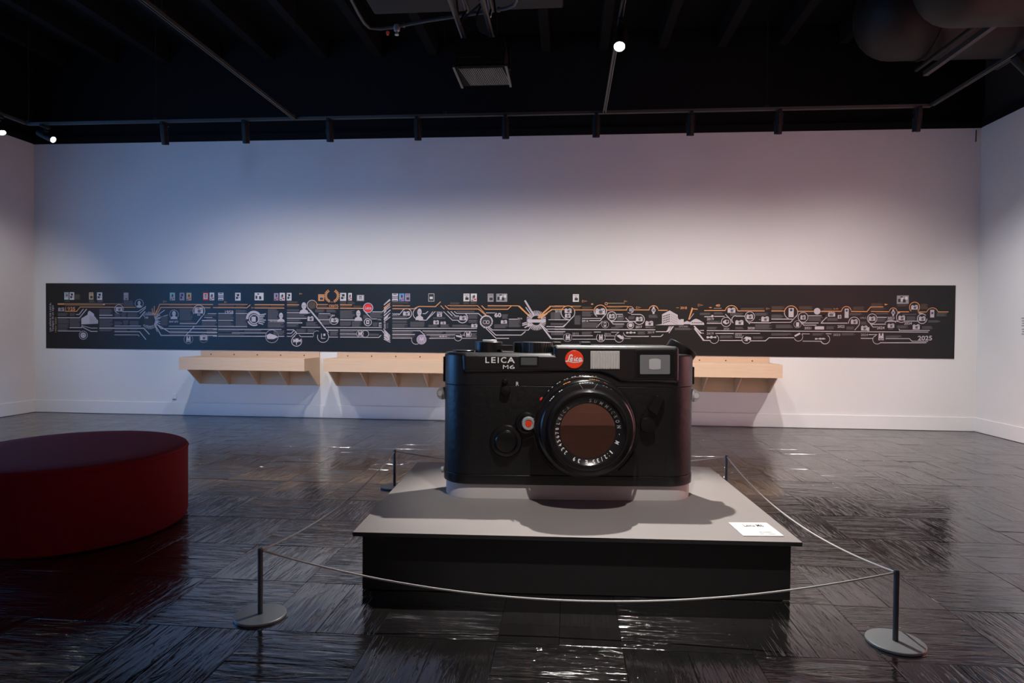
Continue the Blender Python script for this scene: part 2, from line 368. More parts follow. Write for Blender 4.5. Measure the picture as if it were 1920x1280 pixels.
# ------------------------------------------------------------------ track spotlights
def spotlight(loc, target, label, group=None, lit=None, length=.25, rad=.045, chip=False):
    """adapter on the track, drop stem, yoke and a can that points at its target"""
    loc = Vector(loc); e = empty('track_spotlight', loc)
    MB().box(-.02, -.07, -.055, .02, .07, -.0175, b=.004).build('track_adapter', M['black_metal'], e)
    MB().tube([(0, 0, -.055), (0, 0, -.10)], .012, 8).build('stem', M['black_metal'], e)
    piv = Vector((0, 0, -.155)); d = (Vector(target)-loc-piv).normalized()
    q = d.to_track_quat('Z', 'Y')
    def fn(x, y, z): return piv + q @ Vector((x, y, z))
    L0 = -length*.42; L1 = length*.58
    MB().lathe([(rad*.5, L0-.012), (rad*.93, L0), (rad, L0+.02), (rad, L1), (rad*.9, L1), (rad*.86, L1-.03)], fn, 20).build('can', M['black_metal'], e, smooth=True)
    MB().lathe([(rad*.84, L1-.028), (rad*.5, L1-.022), (0.001, L1-.02)], fn, 20, caps=False).build('lamp_lens', M[lit or 'lamp_soft'], e)
    yk = MB()
    for s in (-1, 1): yk.add([fn(s*(rad+.003), y, z) for y in (-.01, .01) for z in (-.01, .03)]+[fn(s*(rad+.009), y, z) for y in (-.01, .01) for z in (-.01, .03)], [(0,1,3,2),(4,6,7,5),(0,4,5,1),(2,3,7,6),(0,2,6,4),(1,5,7,3)])
    yk.tube([(-rad-.006, 0, -.105), (rad+.006, 0, -.105)], .008, 6)
    yk.build('yoke', M['black_metal'], e)
    if chip: MB().box(.021, -.03, -.052, .024, .03, -.022).build('white_sticker', M['outlet'], e)
    tag(e, label, 'spotlight', group)
    return piv+loc+d*(L1+.01), d
LAMPS = [(308, 'first lit spotlight', 40), (460, '', 42), (618, '', 44), (783, '', 46), (948, '', 48), (1118, '', 52), (1295, '', 54), (1460, '', 56), (1720, '', 75)]
ordn = ['leftmost in its row of nine', 'second from the left', 'third from the left', 'fourth from the left', 'middle one of nine', 'fourth from the right', 'third from the right', 'second from the right', 'rightmost in its row of nine']
for (px, _, en), wd in zip(LAMPS, ordn):
    x = tx(px); tgt = (x, D, 1.55)
    p, d = spotlight((x, TY, TZ), (x, TY+.75, 0), 'black spotlight washing the back wall, %s' % wd, 'spotlights washing the back wall', chip=px in (1460, 1720))
    wallwasher(spot('wall_wash', p, (x, p.y+2.2, 0), en*WASH, (1, .935, .875), 124, 1, .03))
p, d = spotlight((tx(84, 258), TY, TZ), (1.5, 7.4, 0), 'black spotlight in the left corner with its lit white face showing', lit='lamp_glow')
p2, d2 = spotlight((TL, 7.55, TZ), (-4, 6.5, 0), 'black spotlight on the left track, turned towards the room', lit='lamp_glow')
spot('left_wall_wash', (TL, 7.6, TZ-.3), (XL, 9.2, 1.2), 100*WASH, (1, .95, .9), 80, .9, .03)
spotlight((TR, onX(1917, 130, TR).y, TZ), (XR, 6, 1.5), 'black spotlight on the right track at the picture edge')
spot('right_wall_wash', (TR, 7.8, TZ-.3), (XR, 8.8, 1.2), 125*WASH, (.97, .98, 1), 85, .9, .03)
# the bright lamp over the exhibit
yl = 5.62
loc = Vector((XB, yl, TZ))
p, d = spotlight(loc, (0.10, 3.6, .9), 'black spotlight shining straight at the viewer from the middle track', lit='lamp_glow', rad=.052)
spot('back_key', p, (0.25, 4.35, .8), BACK, (1, .95, .9), 52, .6, .03)

# ------------------------------------------------------------------ ducts and pipes near the ceiling
def duct_round(name, pts, r, label, bands):
    e = empty(name, pts[0]); o0 = Vector(pts[0]); pts = [Vector(p)-o0 for p in pts]
    MB().tube(pts, r, 40).build('duct_shell', M['duct'], e, smooth=True)
    for i, s in bands:
        a, b = pts[i], pts[i+1]; p = a.lerp(b, s); t = (b-a).normalized()*.02
        MB().tube([p-t, p+t], r[-1]+.012, 40).build('joint_band', M['duct'], e, smooth=True)
    return tag(e, label, 'duct')
def capped(x0, y, z, r, dome): return [(x0+dome*(1-math.cos(math.radians(t))), y, z) for t in range(0, 91, 10)]+[(x0+dome+.6, y, z), (XR+.08, y, z)], [max(.02, r*math.sin(math.radians(t))) for t in range(0, 91, 10)]+[r, r]
zc, r1, y1 = 5.45, .555, 8.3
pp_, rr_ = capped(onY(1606, 40, y1).x, y1, zc, r1, .50)
duct_round('air_duct', pp_, rr_, 'large round brown-black air duct near the ceiling at upper right', [(9, .5), (10, .5)])
y2, z2 = 6.2, 4.98
pp_, rr_ = capped(onY(1722, 5, y2).x, y2, z2, .46, .40); pp_ = [(a_, b_, c_+.0) for a_, b_, c_ in pp_]
pp_[-1] = (XR-.03, y2, z2); zlow = onY(1830, 43, y2).z; pp_ = [(a_, b_, zlow+.46) for a_, b_, c_ in pp_]
duct_round('air_duct', pp_, rr_, 'nearer dark air duct cut off by the top right picture corner', [(10, .4)])
for pxa, pya, lab in ((1718, 131, 'left'), (1868, 128, 'right')):
    p = onZ(pxa, pya, 4.82)
    tag(MB().tube([(p.x, 6.75, 4.82), (p.x, p.y, 4.82)], .028, 10).build('conduit_pipe', M['black_metal'], smooth=True), 'thin black conduit pipe under the round duct, the %s of two' % lab, 'pipe')
p = onZ(1735, 141, 4.78)
tag(MB().box(p.x-.03, 6.75, 4.77, p.x+.03, p.y, 4.83).build('cable_rail', M['grey_track']), 'slim grey cable rail running under the round duct', 'rail')

# flat duct underside at the top edge
pa = onZ(702, 28, 5.0); pb = onZ(905, 2, 5.0)
e = empty('flat_duct', (pa.x, pa.y, 5.0))
MB().box(0, -3.2, 0, 2.1, 0, .45, b=.02).build('duct_shell', M['duct'], e)
for k in range(3): MB().box(-.015, -3.0+k*1.2, -.012, 2.115, -2.96+k*1.2, .46).build('flange', M['duct'], e)
tag(e, 'flat rectangular brown-black duct at the top edge of the picture', 'duct')

# sprinkler pipe loop with two heads
zp = 4.75
q = [onZ(*t, zp) for t in ((655, -8), (672, 25), (683, 43), (693, 52), (712, 54), (735, 51.5), (800, 39), (900, 24), (950, 15.5), (963, 10), (969, 2), (970, -10))]
e = empty('sprinkler_pipe', q[0]); MB().tube([p-q[0] for p in q], .017, 8).build('pipe_run', M['pipe'], e, smooth=True)
for px, py in ((758, 47), (935, 18)):
    c = onZ(px, py, zp)-q[0]
    MB().tube([c-Vector((.012, 0, 0)), c+Vector((.012, 0, 0))], .026, 10).build('pipe_coupling', M['pipe'], e)
for px, py in ((744, 49), (916, 22.5)):
    c = onZ(px, py, zp)-q[0]
    MB().lathe([(.012, .02), (.03, .01), (.036, -.02), (.03, -.05), (.016, -.06), (.016, -.075), (.022, -.08), (.022, -.095)], lambda x, y, z: c+Vector((x, y, z)), 14).build('sprinkler_head', M['bright_metal'], e, smooth=True)
c = onZ(727, 55, zp)-q[0]
MB().lathe([(.01, .01), (.02, 0), (.012, -.03)], lambda x, y, z: c+Vector((x, y, z-.03)), 10).build('valve_tag', M['red_badge'], e)
tag(e, 'thin grey sprinkler pipe bent around the flat duct with two heads', 'pipe')

# truss carrying the ceiling projector
yp = 6.2
pj = onY(906, 142, yp)            # centre of the unit's underside
e = empty('ceiling_projector', pj)
kx = yp/F
w2 = 49*kx; dpt = .52; hh = 48*kx
body = MB()
body.prism([(-w2*.92, .02), (w2*.92, .02), (w2*.96, hh*.5), (w2*.9, hh), (-w2*.9, hh), (-w2*.96, hh*.5)], lambda x, z: (x, -dpt/2, z), lambda x, z: (x, dpt/2, z)); body.build('housing', M['black_metal'], e)
MB().box(-w2*.9, -dpt/2+.02, -.004, w2*.9, dpt/2-.02, .021).build('under_panel', M['black_wall'], e)
for k in range(22):
    x = -w2*.78+k*w2*1.56/21
    o = MB().prism([(-.006, -dpt*.40), (.006, -dpt*.40), (.006+.05, dpt*.40), (-.006+.05, dpt*.40)], lambda a, y, x=x: (x+a, y, -.012), lambda a, y, x=x: (x+a, y, -.004)).build('grille_slat', M['pipe'], e)
for s in (-1, 1):
    MB().box(s*w2*.97-.011, -dpt/2, -.02, s*w2*.97+.011, dpt/2, .008).build('side_rail', M['pipe'], e)
    MB().box(s*w2-.008, -.03, .05, s*w2+.012, .03, hh*1.02).build('hanging_bracket', M['black_metal'], e)
MB().box(-w2*.8, -dpt/2-.006, hh*.28, w2*.05, -dpt/2-.001, hh*.30).build('trim_strip', M['grey_track'], e)
proj = tag(e, 'black ceiling projector with slatted underside hanging from the truss', 'projector')
e = empty('lighting_truss', pj); zt = hh+.02
A = onY(873, 88, yp)-pj; B = onY(925, 86, yp)-pj
dirn = Vector((0, -1.0, .0))
topz = zt+.05
tr = [(A.x, 0, topz), (B.x, 0, topz), (A.x+.02, 0, topz+.3), (B.x-.02, 0, topz+.3)]
for k, (x, y, z) in enumerate(tr):
    MB().tube([(x, y-.02, z), (x, y-2.6, z)], .025, 10).build('chord', M['pipe'], e, smooth=True)
for k in range(7):
    ya, yb = -.05-k*.36, -.05-(k+1)*.36
    for (p0, p1) in ((0, 1), (0, 2), (1, 3)):
        a, b = (tr[p0], tr[p1]) if k % 2 else (tr[p1], tr[p0])
        MB().tube([(a[0], ya, a[2]), (b[0], yb, b[2])], .010, 6).build('lattice_bar', M['joist'], e)
for k, s in enumerate((-.03, .04)):
    MB().tube([(s, -.3, 4.985-pj.z), (s, -.3, topz+.31)], .008, 6).build('hanging_chain', M['bright_metal'] if k == 0 else M['pipe'], e)
MB().tube([(-.02, 0, hh-.01), (-.02, 0, topz)], .03, 8).build('drop_clamp', M['black_metal'], e)
tag(e, 'short grey metal truss with lattice bars above the ceiling projector', 'truss')
# cable hanging off the unit
cb = [pj+Vector((.02, -.05, hh+.03)), pj+Vector((-.05, -.2, hh+.16)), pj+Vector((.03, -.3, hh+.3)), pj+Vector((.12, -.34, hh+.36)), pj+Vector((.16, -.3, hh+.1)), pj+Vector((.12, -.1, hh+.012))]
def bez(pts, n=8):
    out = []
    for i in range(len(pts)-1):
        p0, p1, p2, p3 = pts[max(i-1, 0)], pts[i], pts[i+1], pts[min(i+2, len(pts)-1)]
        for k in range(n):
            t = k/n; out.append(.5*((2*p1)+(p2-p0)*t+(2*p0-5*p1+4*p2-p3)*t*t+(3*p1-p0-3*p2+p3)*t**3))
    return out+[pts[-1]]
MB().tube(bez([v_-pj for v_ in cb]), .011, 6).build('looped_cable', M['joist'], proj, smooth=True)

p_ = onY(1829.5, 244, D); q_ = onY(1829.5, 266, D)
tag(MB().tube([(p_.x, D-.012, p_.z+.0), (p_.x, D-.012, q_.z+.01), (p_.x-.004, D-.010, q_.z)], .007, 6).build('dangling_wire_end', M['black_metal']), 'short dark wire end hanging down the white wall in the right corner', 'wire')

# faint text lines printed on the right wall at the picture edge
for k in range(1):
    e = MB()
    for j, y in enumerate((596, 601, 605.5, 610, 616.5, 621, 625.5)):
        a = onX(1915.5+(j % 3)*.6, y, XR); b = onX(1960, y+.6, XR)
        e.box(XR-.002, b.y, a.z-.012, XR-.0005, a.y, a.z+.004)
    o = e.build('wall_text', M['ink_grey'])
tag(o, 'small block of grey text lines printed on the right wall', 'wall text')

# ------------------------------------------------------------------ red upholstered seat
HS = .575
SC = Vector((-3.74, 4.576, 0)); SA, SB, SROT = .861, .768, -.987
e = empty('round_seat', SC, SROT)
n = 72
def ell(sa, sb, z): return [(sa*math.cos(2*math.pi*k/n), sb*math.sin(2*math.pi*k/n), z) for k in range(n)]
def loft(rings, name, m_):
    mb = MB(); 
    for r in rings: mb.v += r
    for i in range(len(rings)-1):
        for k in range(n): mb.f.append((i*n+k, i*n+(k+1) % n, (i+1)*n+(k+1) % n, (i+1)*n+k))
    mb.f.append(tuple(range(n))[::-1]); mb.f.append(tuple((len(rings)-1)*n+k for k in range(n)))
    return mb.build(name, M[m_], e, smooth=True)
loft([ell(SA-.03, SB-.03, .004), ell(SA-.008, SB-.008, .012), ell(SA, SB, .04), ell(SA, SB, HS-.06), ell(SA-.003, SB-.003, HS-.035)], 'upholstered_side', 'red_fabric')
loft([ell(SA-.004, SB-.004, HS-.034), ell(SA, SB, HS-.028), ell(SA-.006, SB-.006, HS-.012), ell(SA-.03, SB-.03, HS-.001), ell(SA-.2, SB-.2, HS+.004), ell(.2, .15, HS+.006)], 'seat_cushion', 'red_fabric')
mb = MB(); mb.tube([(1.0*(SA+.001)*math.cos(2*math.pi*k/n), (SB+.001)*math.sin(2*math.pi*k/n), HS-.031) for k in range(n+1)], .005, 6, caps=False); mb.build('piping_seam', M['red_fabric'], e)
tag(e, 'large dark red rounded upholstered seat on the floor at left', 'seat')

# ------------------------------------------------------------------ platform
PC = Vector(((-1.2382+1.2664)/2, (3.5597+5.4997)/2, 0)); PW, PD, PROT, PH = 1.2664+1.2382, 5.4997-3.5597, .0405, .3477
e = empty('display_platform', PC, PROT)
MB().box(-PW/2, -PD/2, PH-.024, PW/2, PD/2, PH, b=.0015).build('top_board', M['platform_top'], e)
tb_ = e.children[0].data; tb_.materials.append(M['platform_edge'])
for f_ in tb_.polygons: f_.material_index = 0 if f_.normal.z > .5 else 1
ins = .045
for nm, b in (('front_panel', (-PW/2+ins, -PD/2+ins, .006, PW/2-ins, -PD/2+ins+.018, PH-.0245)), ('back_panel', (-PW/2+ins, PD/2-ins-.018, .006, PW/2-ins, PD/2-ins, PH-.0245)),
              ('side_panel', (-PW/2+ins, -PD/2+ins+.0185, .006, -PW/2+ins+.018, PD/2-ins-.0185, PH-.0245)), ('side_panel', (PW/2-ins-.018, -PD/2+ins+.0185, .006, PW/2-ins, PD/2-ins-.0185, PH-.0245))):
    MB().box(*b).build(nm, M['platform_side'], e)
MB().box(-PW/2+ins+.03, -PD/2+ins+.03, .0, PW/2-ins-.03, PD/2-ins-.03, .01).build('base_frame', M['platform_side'], e)
tag(e, 'low square platform with dark grey top board and black sides', 'platform')

# caption card
cq = [onZ(*t, PH) for t in ((1390.9, 1005.3), (1467.4, 1005.9), (1439.9, 981), (1368, 980.4))]
cc = sum(cq, Vector())/4; ux = (cq[1]-cq[0]+cq[2]-cq[3]).normalized(); ang = math.atan2(ux.y, ux.x)
cw = ((cq[1]-cq[0]).length+(cq[2]-cq[3]).length)/2; ch = abs((cq[3]-cq[0]).dot(Vector((-ux.y, ux.x, 0))))
e = empty('caption_card', (cc.x, cc.y, PH), ang)
MB().box(-cw/2, -ch/2, .0005, cw/2, ch/2, .005).build('card', M['card'], e)
TXT = {}
def text_poly(s, bold=0.0):
    if (s, bold) in TXT: return TXT[(s, bold)]
    cu = bpy.data.curves.new('t', 'FONT'); cu.body = s; cu.offset = bold; cu.resolution_u = 3; cu.fill_mode = 'FRONT'
    ob = bpy.data.objects.new('t', cu); C.objects.link(ob); dg = bpy.context.evaluated_depsgraph_get()
    me = bpy.data.meshes.new_from_object(ob.evaluated_get(dg)); v = [(p.co.x, p.co.y) for p in me.vertices]; f = [tuple(p.vertices) for p in me.polygons]
    bpy.data.objects.remove(ob); bpy.data.curves.remove(cu); bpy.data.meshes.remove(me)
    if not v: v = [(0, 0), (1, 0), (0, 1)]; f = []
    x0, x1 = min(a for a, b in v), max(a for a, b in v); y0, y1 = min(b for a, b in v), max(b for a, b in v)
    TXT[(s, bold)] = ([((a-x0)/(x1-x0), (b-y0)/(y1-y0)) for a, b in v], f); return TXT[(s, bold)]
def text_mesh(s, fn, bold=0.0, thick=None):
    """fn(u, v, k): u to the right, v up in 0..1 of the word's box; k 0 back, 1 front"""
    v, f = text_poly(s, bold); mb = MB(); mb.add([fn(a, b, 1) for a, b in v], f); return mb
def flat(x0, y0, x1, y1, z): return lambda u, v, k: (x0+u*(x1-x0), y0+v*(y1-y0), z)
text_mesh('Leica M6', flat(-cw*.20, ch*.16, cw*.30, ch*.36, .0056), .004).build('caption_title', M['ink'], e)
mb = MB()
for x0_, x1_ in ((0, .07), (.09, .12), (.135, .30)): mb.box(cw*x0_, -ch*.27, .0051, cw*x1_, -ch*.21, .0056)
for x0_, x1_ in ((-.04, .06), (.09, .11), (.13, .15), (.17, .34)): mb.box(cw*x0_, -ch*.40, .0051, cw*x1_, -ch*.36, .0056)
mb.build('caption_small_print', M['ink_grey'], e)
tag(e, 'white caption card lying on the platform front right corner', 'card')

# ------------------------------------------------------------------ barrier posts and cords
SH = .358
posts = [Vector((-1.5744, 3.1737, 0)), Vector((1.602, 3.212, 0)), Vector((-1.6107, 5.912, 0)), Vector((1.4926, 6.0509, 0))]
lab = ['low grey barrier post in front of the platform, nearest the red seat', 'low grey barrier post in front of the platform at lower right', 'low grey barrier post behind the platform on the left side', 'low grey barrier post behind the platform on the right side']
proto = empty('barrier_post', posts[0])
MB().lathe([(.128, .0005), (.130, .003), (.130, .012), (.127, .0145), (0.02, .0148)], lambda x, y, z: (x, y, z), 48).build('base_disc', M['disc'], proto, smooth=True)
MB().lathe([(.013, .0149), (.013, SH-.004), (.011, SH)], lambda x, y, z: (x, y, z), 20).build('pole', M['post'], proto, smooth=True)
MB().lathe([(.0145, SH-.022), (.0145, SH-.010)], lambda x, y, z: (x, y, z), 16).build('cord_collar', M['post'], proto, smooth=True)
for k, (p, l) in enumerate(zip(posts, lab)):
    o = proto if k == 0 else copy_tree(proto)
    o.location = p; tag(o, l, 'barrier post', 'barrier posts around the platform')
def cord(a, b, sag, label):
    A, B = posts[a]+Vector((0, 0, SH-.016)), posts[b]+Vector((0, 0, SH-.016)); t = (B-A).normalized(); A += t*.017; B -= t*.017
    pts = [A.lerp(B, k/40)-Vector((0, 0, sag*4*(k/40)*(1-k/40))) for k in range(41)]
    tag(MB().tube(pts, .005, 8).build('barrier_rope', M['cord'], smooth=True), label, 'rope', 'thin barrier ropes between the posts')
cord(0, 1, .196, 'light grey barrier rope sagging across the front of the platform')
cord(0, 2, .10, 'light grey barrier rope along the left side of the platform')
cord(1, 3, .125, 'light grey barrier rope along the right side of the platform')
cord(2, 3, .12, 'light grey barrier rope behind the platform, mostly hidden by the camera')

# ------------------------------------------------------------------ giant film camera
CROT = .068
CO = onZ(1075, 937.6, PH); CO.z = PH
cx_, sx_ = math.cos(CROT), math.sin(CROT); AX = Vector((cx_, sx_, 0)); AY = Vector((-sx_, cx_, 0))
def fp(px, py, y=0.0):
    """pixel -> local x, z on the camera model's plane at depth y behind its front face"""
    d = ray(px, py); P0 = CO+AY*y; t = (P0-EYE).dot(AY)/d.dot(AY); q = EYE+d*t-CO
    return q.dot(AX), q.z
DEP = .43; RB = DEP/2
xl_, xr_ = fp(834.5, 800, RB)[0], fp(1294.5, 800, RB)[0]
zpl = fp(1075, 910, 0)[1]; zbp = fp(1075, 891.5)[1]; zle = fp(1150, 725)[1]; ztp = fp(940, 661.5)[1]; zhi = fp(1155, 647.5)[1]
cam_root = empty('film_camera_model', CO, CROT)
def stadium(x0, x1, y0, y1, n=20):
    r = (y1-y0)/2; cy = (y0+y1)/2; out = []
    for k in range(n+1): a = -math.pi/2+math.pi*k/n; out.append((x1-r+r*math.cos(a), cy+r*math.sin(a)))
    for k in range(n+1): a = math.pi/2+math.pi*k/n; out.append((x0+r+r*math.cos(a), cy+r*math.sin(a)))
    return out
def stad(name, m_, z0, z1, off=0.0, bev=.004, parent=cam_root, tb=None):
    tb = tb or bev; mb = MB(); rows = [(z0, -bev), (z0+bev, 0)]+[(z1-tb+tb*math.sin(math.radians(a)), -tb*(1-math.cos(math.radians(a)))) for a in (0, 18, 36, 54, 72, 90)]; nn = 0
    for z, o_ in rows:
        r = stadium(xl_-off-o_, xr_+off+o_, -off-o_, DEP+off+o_); nn = len(r); mb.v += [(x, y, z) for x, y in r]
    for i in range(len(rows)-1):
        for k in range(nn): mb.f.append((i*nn+k, i*nn+(k+1) % nn, (i+1)*nn+(k+1) % nn, (i+1)*nn+k))
    mb.f += [tuple(range(nn))[::-1], tuple((len(rows)-1)*nn+k for k in range(nn))]
    return mb.build(name, M[m_], parent, smooth=True)
stad('plinth', 'plinth', 0, zpl-.0005, -.012, .001)['label'] = 'light grey plinth'
stad('bottom_plate', 'lacquer', zpl, zbp-.0005, 0.004, .005)
stad('leather_body', 'leather', zbp, zle-.0005, 0, .003)
top = stad('top_plate', 'topplate', zle, ztp, 0.003, .004, tb=.026)
# raised viewfinder housing, proud of the front
hx0, hx1 = fp(1037.5, 655, -.02)[0], fp(1274, 655, -.02)[0]
pts = [fp(a, b, -.02) for a, b in ((866, 662), (1037.3, 663.8), (1037.3, 647), (1274, 649.5), (1274, 719), (1163, 717), (1145, 707), (1125, 700.5), (1090, 698.5), (868, 698.5))]
hb = MB().prism(pts, lambda x, z: (x, -.02, z), lambda x, z: (x, .06, z))
ho = hb.build('viewfinder_housing', M['topplate'], cam_root)
bv = ho.modifiers.new('edge', 'BEVEL'); bv.width = .026; bv.segments = 6; bv.limit_method = 'ANGLE'
zt_r = fp(1274, 649.5, -.02)[1]; zt_l = fp(1037.3, 647, -.02)[1]
zhi = (zt_r+zt_l)/2
b = MB(); b.prism([(hx0, ztp-.01), (hx1, ztp-.06), (hx1, zhi), (hx0, zhi)], lambda x, z: (x, .055, z), lambda x, z: (x, DEP-.03, z))
ob = b.build('housing_top', M['topplate'], cam_root); bv = ob.modifiers.new('edge', 'BEVEL'); bv.width = .03; bv.segments = 6
FY = -.0202                                       # front face of the housing
def P(px, py, y=FY): return fp(px, py, y)
def plate(name, m_, quad, y0, y1, parent=cam_root, bev=0):
    mb = MB().prism([P(a, b, y0) for a, b in quad], lambda x, z: (x, y0, z), lambda x, z: (x, y1, z)); o = mb.build(name, M[m_], parent)
    if bev: q = o.modifiers.new('edge', 'BEVEL'); q.width = bev; q.segments = 2; q.limit_method = 'ANGLE'
    return o
def rr(x0, y0, x1, y1, r, n=5):
    out = []
    for cx, cy, a0 in ((x1-r, y1-r, 0), (x0+r, y1-r, 90), (x0+r, y0+r, 180), (x1-r, y0+r, 270)):
        for k in range(n+1): a = math.radians(a0+90*k/n); out.append((cx+r*math.cos(a), cy+r*math.sin(a)))
    return out
def wordfn(px0, py0, px1, py1, y):
    a = P(px0, py1, y); b_ = P(px1, py0, y)
    return lambda u, v, k: (a[0]+u*(b_[0]-a[0]), y-.0006, a[1]+v*(b_[1]-a[1]))
# lettering
lx = [(910, 917.5), (921, 929.5), (933, 935.2), (939, 949.5), (951, 965.5)]
mb = MB()
for ch_, (a, b_) in zip('LEICA', lx): t = text_mesh(ch_, wordfn(a, 669.3, b_, 680.2, FY), .018); mb.add(t.v, t.f)
mb.build('engraved_name', M['white_ink'], cam_root)
mb = MB()
for ch_, (a, b_) in zip('M6', [(943, 953.3), (955.3, 965.3)]): t = text_mesh(ch_, wordfn(a, 684, b_, 691.4, FY), .0); mb.add(t.v, t.f)
mb.build('engraved_number', M['white_ink'], cam_root)
text_mesh('R', wordfn(967.5, 715.6, 973, 723, -.0045), .01).build('engraved_letter', M['white_ink'], cam_root)
# red badge with script word
bx, bz = P(1076.6, 673.7); br = P(1093.8, 673.7)[0]-bx
bd = MB().lathe([(br, -.001), (br, .005), (br-.003, .007)], lambda x, y, h_: (bx+x, FY-h_, bz+y), 48).build('round_badge', M['red_badge'], cam_root)
def ribbon(mb, pts, w, y, sub=6):
    pts = bez([Vector((a, b_, 0)) for a, b_ in pts], sub); n0 = len(mb.v)
    for i, p in enumerate(pts):
        t = (pts[min(i+1, len(pts)-1)]-pts[max(i-1, 0)]).normalized(); nn = Vector((-t.y, t.x, 0))*w/2
        for q_ in (p+nn, p-nn): mb.v.append((bx+q_.x*br, y, bz+q_.y*br))
    mb.f += [(n0+2*i, n0+2*i+1, n0+2*i+3, n0+2*i+2) for i in range(len(pts)-1)]
mb = MB(); yb_ = FY-.0078
for st_, w_ in (([(-.22, .34), (-.26, .48), (-.36, .50), (-.48, .40), (-.58, .12), (-.66, -.09), (-.80, -.21), (-.95, -.18)], .13),      # tall L stroke
                ([(-.74, -.12), (-.57, -.20), (-.1, -.31), (.38, -.28), (.93, -.15)], .09),                     # underline swash
                ([(-.42, .0), (-.22, .06), (-.20, .15), (-.32, .17), (-.42, .0), (-.34, -.14), (-.16, -.07)], .11),   # e
                ([(.04, .16), (.0, -.02), (.03, -.13), (.13, -.07)], .12),                              # i
                ([(.06, .29), (.10, .26)], .13),
                ([(.40, .12), (.30, .17), (.20, .02), (.24, -.13), (.40, -.07)], .12),                       # c
                ([(.76, .12), (.62, .17), (.51, .0), (.56, -.13), (.70, -.05), (.78, .15)], .12),           # a
                ([(.79, .17), (.75, -.02), (.80, -.13), (.92, -.06)], .12)): ribbon(mb, st_, w_, yb_)
mb.build('script_word', M['white_ink'], bd)
# small meter window
plate('window_frame', 'matt_black', rr(973, 668, 1010.5, 687.5, 2), FY-.003, FY+.002)
plate('window_glass', 'dark_glass', rr(976.8, 670.2, 1006.8, 684.2, .5), FY-.0045, FY-.001)
# ribbed illumination window
fr = plate('ribbed_window', 'rib_glass', rr(1107.3, 657.8, 1161.8, 691.6, .8), FY-.002, FY+.002)
for k in range(11):
    a = 1108.3+k*4.83
    x0_, z0_ = P(a, 691, FY); x1_, z1_ = P(a+4.83, 658.8, FY); xm = (x0_+x1_)/2
    MB().add([(x0_, FY-.002, z0_), (xm, FY-.010, z0_+.003), (x1_, FY-.002, z0_), (x0_, FY-.002, z1_), (xm, FY-.010, z1_-.003), (x1_, FY-.002, z1_)], [(0,1,4,3), (1,2,5,4), (0,2,1), (3,4,5)]).build('window_rib', M['rib_glass'], fr)
# viewfinder window
vf = plate('viewfinder_bezel', 'gloss_black', rr(1190, 655.5, 1266.8, 710.8, 5), FY-.004, FY+.002, bev=.002)
plate('viewfinder_recess', 'matt_black', rr(1193, 658, 1264.5, 708.5, 4), FY-.0048, FY-.003)
plate('viewfinder_glass', 'grey_glass', rr(1200, 665, 1256.3, 701.3, 2.2), FY-.008, FY-.004)
inner = [(1217.2, 691), (1222, 692.3), (1228, 692.6), (1234, 692.2), (1238.8, 691), (1238.8, 674), (1234, 672.4), (1228, 671.9), (1222, 672.4), (1217.2, 674)]
plate('viewfinder_eyepiece', 'pale_glass', inner, FY-.0095, FY-.007)
# controls on the front
def disc(name, m_, px, py, rp, prof, y=-.0005, parent=cam_root, n=40):
    x, z = fp(px, py, y); r = fp(px+rp, py, y)[0]-x
    return MB().lathe([(r*a, h_) for a, h_ in prof], lambda u, v, h_: (x+u, y-h_, z+v), n).build(name, M[m_], parent, smooth=True)
sw = disc('small_switch', 'lacquer', 948, 731, 9.5, [(1, 0), (1, .025), (.86, .036), (.1, .040)])
disc('switch_tip', 'gloss_black', 947, 715, 5.6, [(1, 0), (1, .03), (.7, .046), (.1, .05)])
plate('switch_arm', 'lacquer', [(942.6, 715), (951.6, 715), (954, 730), (941, 730)], -.03, -.0005, bev=.004)
disc('rewind_cover', 'lacquer', 949, 826, 30.5, [(1, 0), (1, .014), (.93, .026), (.76, .030), (.72, .030), (.66, .055), (.60, .062), (.52, .060), (.05, .058)])
disc('release_collar', 'lacquer', 987, 792, 20.5, [(1, 0), (1, .03), (.92, .042), (.74, .045), (.70, .03), (.1, .03)])
plate('release_bridge', 'lacquer', [(955, 804), (985, 775), (1010, 780), (1010, 815), (975, 828)], -.018, -.0005, bev=.006)
disc('release_button', 'silver', 990.8, 791.4, 12.6, [(1, .03), (1, .062), (.9, .072), (.62, .072), (.60, .068), (.1, .068)])
disc('button_dot', 'red_badge', 990.8, 791.4, 6.0, [(1, .068), (1, .0705), (.2, .071)])
# frame selector lever on the right
lv = disc('lever_pivot', 'lacquer', 1212, 795, 14.2, [(1, 0), (1, .05), (.94, .058), (.1, .06)])
plate('lever_arm', 'lacquer', [(1201, 786), (1230, 740), (1247, 751), (1221, 800)], -.03, -.0005, bev=.005)
plate('lever_grip', 'lacquer', [(1216, 767), (1231, 741.5), (1234, 740.5), (1246, 750), (1232.5, 778)], -.062, -.028, bev=.006)
